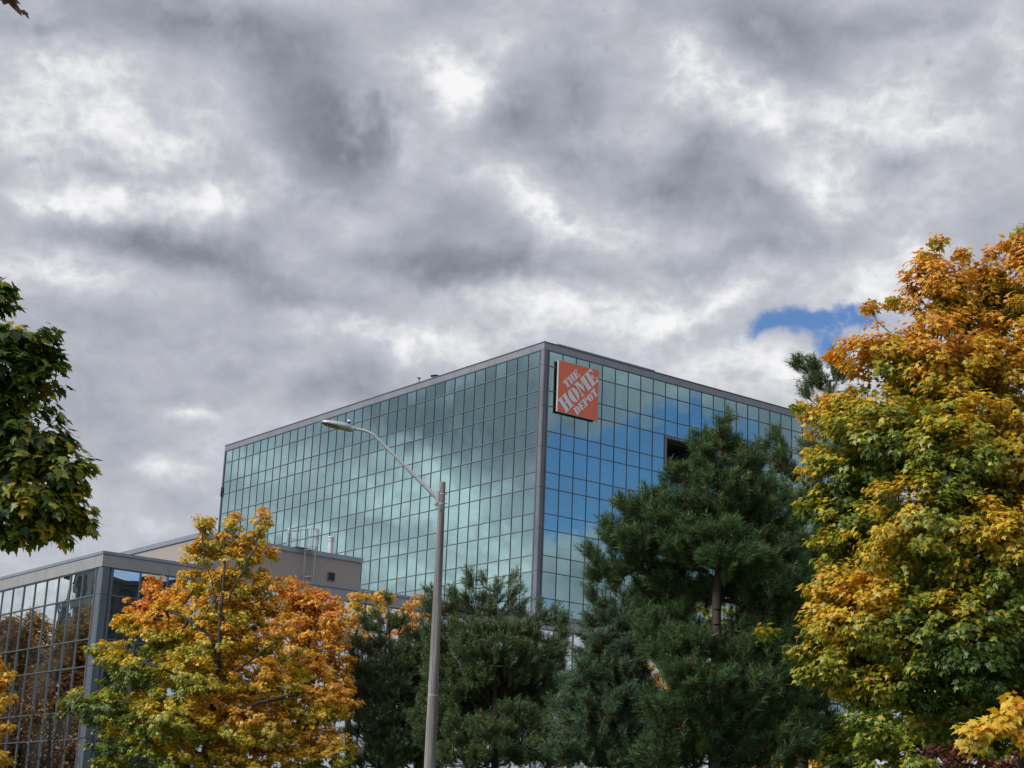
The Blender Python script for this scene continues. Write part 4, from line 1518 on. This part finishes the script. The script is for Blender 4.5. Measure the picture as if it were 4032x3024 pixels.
PB = [(2840, 1680, 16, 22), (2830, 1755, 70, 40), (2765, 1770, 35, 30), (2900, 1770, 60, 40), (2840, 1840, 110, 55, -.3), (2950, 1830, 45, 40), (2705, 1870, 40, 35), (2740, 1900, 50, 40, .2),
      (2820, 1930, 120, 55, -.5), (2940, 1920, 60, 45), (2650, 1890, 25, 25), (2620, 1935, 28, 26), (2680, 1985, 60, 35), (2790, 2010, 110, 50, -.4), (2450, 1985, 26, 32), (2490, 2020, 34, 34),
      (2560, 1980, 34, 36), (2600, 2020, 50, 45, -.2), (2530, 2070, 40, 34), (2650, 2080, 80, 40, -.4), (2400, 2110, 30, 34), (2440, 2140, 46, 36), (2500, 2160, 60, 45, -.3), (2600, 2160, 70, 40),
      (2330, 2215, 28, 26), (2360, 2250, 40, 30), (2430, 2270, 40, 34), (2470, 2240, 40, 30), (2700, 2160, 80, 45, -.5), (2820, 2120, 110, 55, -.8), (2930, 2060, 70, 60, .2), (2740, 2220, 60, 30),
      (2900, 2200, 120, 60, -.9), (3010, 2180, 80, 70), (2980, 2290, 110, 60, -.6), (3060, 2360, 80, 60), (2950, 2380, 70, 40, .3), (2690, 2560, 110, 45, -.5), (2900, 2610, 90, 45, .2), (3020, 2560, 90, 70),
      (2740, 2680, 130, 50, -.8), (2930, 2740, 110, 50, -.3), (3040, 2700, 90, 70), (2680, 2800, 120, 60, -.7), (2880, 2860, 110, 50), (2720, 2900, 110, 60, -.4), (3020, 2860, 80, 50), (2640, 2990, 120, 50)]
PB += [(2560, 2255, 60, 30, .8), (2650, 2265, 70, 34, .8), (2580, 2400, 60, 34, .8), (2720, 2500, 60, 30, .6), (2600, 2310, 70, 36, .5), (2690, 2350, 50, 30, .6), (2660, 2430, 70, 36, .5), (2990, 1960, 70, 60), (3050, 2060, 80, 70), (3060, 2200, 80, 80), (3100, 2330, 80, 70), (2880, 2330, 110, 45, .8), (2760, 2350, 60, 40, .9), (3080, 2470, 90, 70), (2960, 2480, 90, 50, .4), (2800, 2560, 110, 50, .7), (3080, 2620, 90, 70),
       (2620, 2560, 80, 45), (2560, 2480, 50, 35), (3000, 2820, 120, 70, .5), (2850, 2960, 160, 60, .4), (3080, 2960, 110, 60)]
pine('pine_tree', 'tall dark pine with a bare lower trunk and drooping left boughs before the right face', 42, PB,
     [(2815, 3000), (2820, 2700), (2822, 2400), (2835, 2100), (2842, 1850), (2842, 1690)], 101, 110, 6, 52, low=1880, tw=.0115, hue=0, trunk_r=.17)
PC = [(3065, 1730, 10, 30), (3080, 1775, 12, 25), (3005, 1770, 10, 16), (3020, 1810, 12, 18), (3105, 1800, 26, 26), (3060, 1850, 40, 30), (3130, 1870, 40, 40), (3090, 1940, 60, 45), (3150, 2020, 60, 60),
      (3110, 2120, 60, 60), (3160, 2240, 70, 70), (3148, 1452, 12, 16), (3185, 1455, 10, 20), (3225, 1450, 10, 20), (3200, 1505, 30, 14), (3250, 1520, 50, 26), (3300, 1430, 26, 22), (3180, 1560, 16, 16),
      (3320, 1480, 50, 40), (3300, 1620, 80, 70), (3260, 1800, 90, 90), (3250, 2000, 100, 90), (3240, 2200, 110, 100), (3230, 2400, 110, 90), (3180, 2560, 120, 70), (3260, 2720, 140, 70), (3120, 2760, 90, 60),
      (3180, 2880, 120, 40), (3350, 2550, 140, 160), (3450, 2200, 160, 200), (3450, 1850, 140, 160), (3400, 2900, 160, 70)]
pine('pine_tree', 'tall pine mostly hidden behind the large right maple with bare twiggy tips', 46, PC,
     [(3163, 3000), (3170, 2700), (3200, 2300), (3230, 1900), (3270, 1500)], 102, 85, 6, 48, low=1900, tw=.0115, hue=2, trunk_r=.16)
PD = [(2480, 2330, 40, 34), (2640, 2330, 44, 36), (2660, 2400, 50, 36), (2345, 2350, 26, 40), (2430, 2330, 26, 30), (2400, 2400, 50, 36), (2560, 2330, 50, 40), (2500, 2390, 60, 36), (2600, 2400, 60, 40), (2345, 2450, 50, 34), (2450, 2470, 80, 40, -.3),
      (2580, 2480, 80, 36), (2370, 2540, 70, 40, -.4), (2500, 2560, 80, 40, -.5), (2320, 2600, 45, 36), (2400, 2640, 90, 45, -.6), (2520, 2720, 50, 50, -.2), (2320, 2700, 70, 50, -.4), (2420, 2760, 100, 50, -.7),
      (2260, 2810, 80, 50), (2370, 2870, 110, 55, -.7), (2520, 2860, 110, 50, -.4), (2280, 2960, 110, 55, -.5), (2480, 2980, 130, 50, -.5), (2400, 2700, 140, 130, .9), (2400, 2900, 180, 110, 1.0)]
pine('pine_tree', 'broad blue green pine low in front of the tall pine', 50, PD, [(2420, 3000), (2425, 2750), (2440, 2500), (2450, 2360)], 103, 90, 6, 48, low=2380, tw=.0125, hue=1, trunk_r=.15)
PA = [(1850, 2275, 9, 24), (1855, 2320, 18, 26), (1893, 2300, 9, 22), (1905, 2345, 20, 24), (1955, 2300, 9, 22), (1950, 2345, 22, 26), (2012, 2285, 14, 28), (2020, 2340, 26, 30), (1785, 2335, 12, 18), (1800, 2370, 26, 24),
      (1700, 2345, 12, 30), (1700, 2400, 30, 30), (1760, 2410, 50, 30), (1850, 2400, 60, 40), (1950, 2405, 60, 40), (2040, 2400, 36, 36), (2085, 2440, 18, 26), (2130, 2410, 10, 34), (2140, 2460, 16, 26), (2185, 2420, 10, 34), (2190, 2480, 20, 30), (2228, 2450, 12, 26),
      (2230, 2500, 22, 26), (1740, 2480, 60, 40), (1850, 2490, 80, 45, -.5), (1980, 2490, 80, 45, -.5), (2090, 2510, 60, 40), (2180, 2560, 50, 36), (1740, 2560, 60, 45), (1860, 2580, 90, 45, -.8), (2000, 2580, 90, 45, -.9),
      (2120, 2610, 70, 40), (1750, 2660, 60, 50), (1870, 2730, 150, 60, .8), (2000, 2780, 150, 60, 1.2), (1700, 2850, 60, 90, .4), (1880, 2670, 70, 40, -.8), (2060, 2670, 60, 36, -.3), (2180, 2690, 60, 50), (1780, 2760, 50, 45, -.3), (2160, 2790, 50, 40), (2030, 2800, 50, 26, -1.2),
      (2090, 2850, 60, 40, -1.2), (1950, 2880, 80, 36, -1.3), (1830, 2880, 70, 40, -.6), (2000, 2950, 110, 45, -1.2), (2170, 2900, 70, 45, -.6), (1820, 2990, 100, 45, -.6), (2150, 2990, 110, 40, -.6), (1900, 2600, 140, 110, 1.2),
      (2050, 2650, 140, 120, 1.3), (1950, 2850, 200, 130, 1.6)]
pine('pine_tree', 'dense many topped pine right of the street lamp pole under the tower corner', 58, PA, [(1950, 3000), (1950, 2750), (1955, 2500), (1950, 2360)], 104, 90, 6, 40, nl=.135, hue=2, trunk_r=.15, tw=.0125)
PE = [(1525, 2385, 8, 24), (1545, 2430, 20, 22), (1500, 2430, 18, 20), (1590, 2450, 14, 20), (1440, 2445, 8, 22), (1450, 2490, 26, 26), (1520, 2480, 40, 30), (1600, 2500, 36, 30), (1660, 2470, 14, 24), (1410, 2550, 36, 30),
      (1490, 2550, 50, 34), (1590, 2570, 50, 36), (1660, 2550, 36, 36), (1420, 2630, 46, 36), (1520, 2640, 70, 40, -.4), (1630, 2640, 60, 40), (1440, 2720, 60, 40), (1540, 2730, 70, 45, -.5), (1640, 2740, 60, 45),
      (1420, 2810, 60, 36), (1530, 2830, 80, 45, -.6), (1640, 2850, 60, 50), (1440, 2910, 70, 40, -.3), (1560, 2930, 90, 50, -.5), (1480, 3000, 110, 45, -.4), (1640, 2980, 80, 50), (1540, 2700, 110, 130, 1.0), (1700, 2900, 80, 110, .6), (1690, 2520, 50, 50, .5), (1700, 2680, 70, 80, .8), (1690, 2800, 70, 80, .7)]
pine('pine_tree', 'grey green pine left of the street lamp pole beside the orange maples', 62, PE, [(1540, 3000), (1540, 2750), (1535, 2550), (1528, 2420)], 105, 90, 6, 40, nl=.135, hue=2, trunk_r=.13, tw=.0125)

# ------------------------------------------------------------------ what the panes mirror: trees and buildings round about
RT0 = at(-1450, 2600, 96)


def mirrored_row():
    R = np.random.default_rng(91)
    proto = None
    for i in range(7):
        base_ = LC + EL * (14.5 + i * 4.6) - ER * (7.6 + (i % 3) * .9)
        if proto is None:
            b0 = np.array([base_[0], base_[1], 0.0])
            cen = [np.array([0, 0, z]) for z in (5, 7, 9, 11)] + [np.array([math.cos(a_) * 2.4, math.sin(a_) * 2.4, 6 + (a_ % 2) * 1.6]) for a_ in (0, 1.2, 2.4, 3.6, 4.9)]
            rd = [2.8, 3.2, 2.6, 1.8] + [2.0] * 5
            P = []
            O = []
            for c_, r_ in zip(cen, rd):
                k = int(60 * r_)
                d = rand_dirs(R, k)
                P.append(c_ + d * r_ * (R.uniform(size=k) ** .4)[:, None])
                O.append(d)
            P, O = np.vstack(P) + b0, np.vstack(O)
            root = empty('maple_tree', tuple(b0), 'x', 'tree', 'russet trees mirrored in the wing')
            nodes, par = skeleton([b0, b0 + np.array([0, 0, 3.]), b0 + np.array([.1, .1, 7]), b0 + np.array([0, 0, 12.])], P, R, .4)
            wood(nodes, par, .008, .2, 'trunk', 'bark', root)
            n = len(P) * 34
            J = np.repeat(np.arange(len(P)), 34)
            off = rand_dirs(R, n) * (R.uniform(size=n) ** .5)[:, None] * .45
            leaves(P[J] + off, nrm(off + np.array([0, 0, .4])), rand_dirs(R, n), R.uniform(.18, .28, n), np.clip(col_brown(P[J], P[J], O[J], R) * R.uniform(.55, 1.0, (n, 1)), 0, 1), MAPLE_S, 'crown', root)
            proto = root
            o = root
        else:
            o = proto.copy()
            COL.objects.link(o)
            for ch in proto.children:
                c_ = ch.copy()
                COL.objects.link(c_)
                c_.parent = o
                c_.matrix_parent_inverse = ch.matrix_parent_inverse.copy()
            o.location = (base_[0], base_[1], 0)
            o.rotation_euler = (0, 0, i * 1.3)
            s_ = [1, 1.22, 1.15, 1.27, 1.18, 1.28, 1.34][i]
            o.scale = (s_, s_, s_)
        o['label'] = 'russet tree mirrored in the left glass wall, ' + ['nearest its corner', 'second from its corner', 'third from its corner',
                      'in the middle of its row', 'third from the far end', 'second from the far end', 'at the far end of its row'][i]


mirrored_row()


def block(name, label, base_, yaw, w, d, h, wallm, glm, nb, nf):
    o = empty(name, (base_[0], base_[1], 0), label, 'building')
    R_ = np.array([math.cos(yaw), math.sin(yaw), 0])
    L_ = np.array([-math.sin(yaw), math.cos(yaw), 0])
    b_ = MB((base_[0], base_[1], 0), R_, L_)
    b_.box((-w / 2, -d / 2, .01), (w / 2, d / 2, h))
    b_.box((-w / 2 - .2, -d / 2 - .2, h + .002), (w / 2 + .2, d / 2 + .2, h + .6))
    b_.build('wall', wallm, o)
    for side in range(4):
        g_ = MB((base_[0], base_[1], 0), R_, L_)
        span = w if side % 2 == 0 else d
        for f_ in range(nf):
            for k in range(nb):
                a0 = -span / 2 + span * (k + .12) / nb
                a1 = -span / 2 + span * (k + .88) / nb
                z0, z1 = h * (f_ + .2) / nf, h * (f_ + .85) / nf
                e_ = (d if side % 2 == 0 else w) / 2
                s_ = 1 if side < 2 else -1
                if side % 2 == 0:
                    g_.box((a0, s_ * e_, z0), (a1, s_ * (e_ + .06), z1))
                else:
                    g_.box((s_ * e_, a0, z0), (s_ * (e_ + .06), a1, z1))
        wo_ = g_.build('window_band', glm, o)
    return o


block('office_block', 'grey office block mirrored in the left glass wall of the wing', np.array([-112.0, 132.5]), math.radians(-30), 11, 14, 29, 'brick', 'glass_dark', 5, 8)
block('office_block', 'dark glass office block mirrored in the right glass wall of the wing', np.array([44.0, 44.5]), math.pi / 2 - TH, 26, 18, 25.5, 'black', 'glass_dark', 8, 6)

bpy.context.view_layer.update()
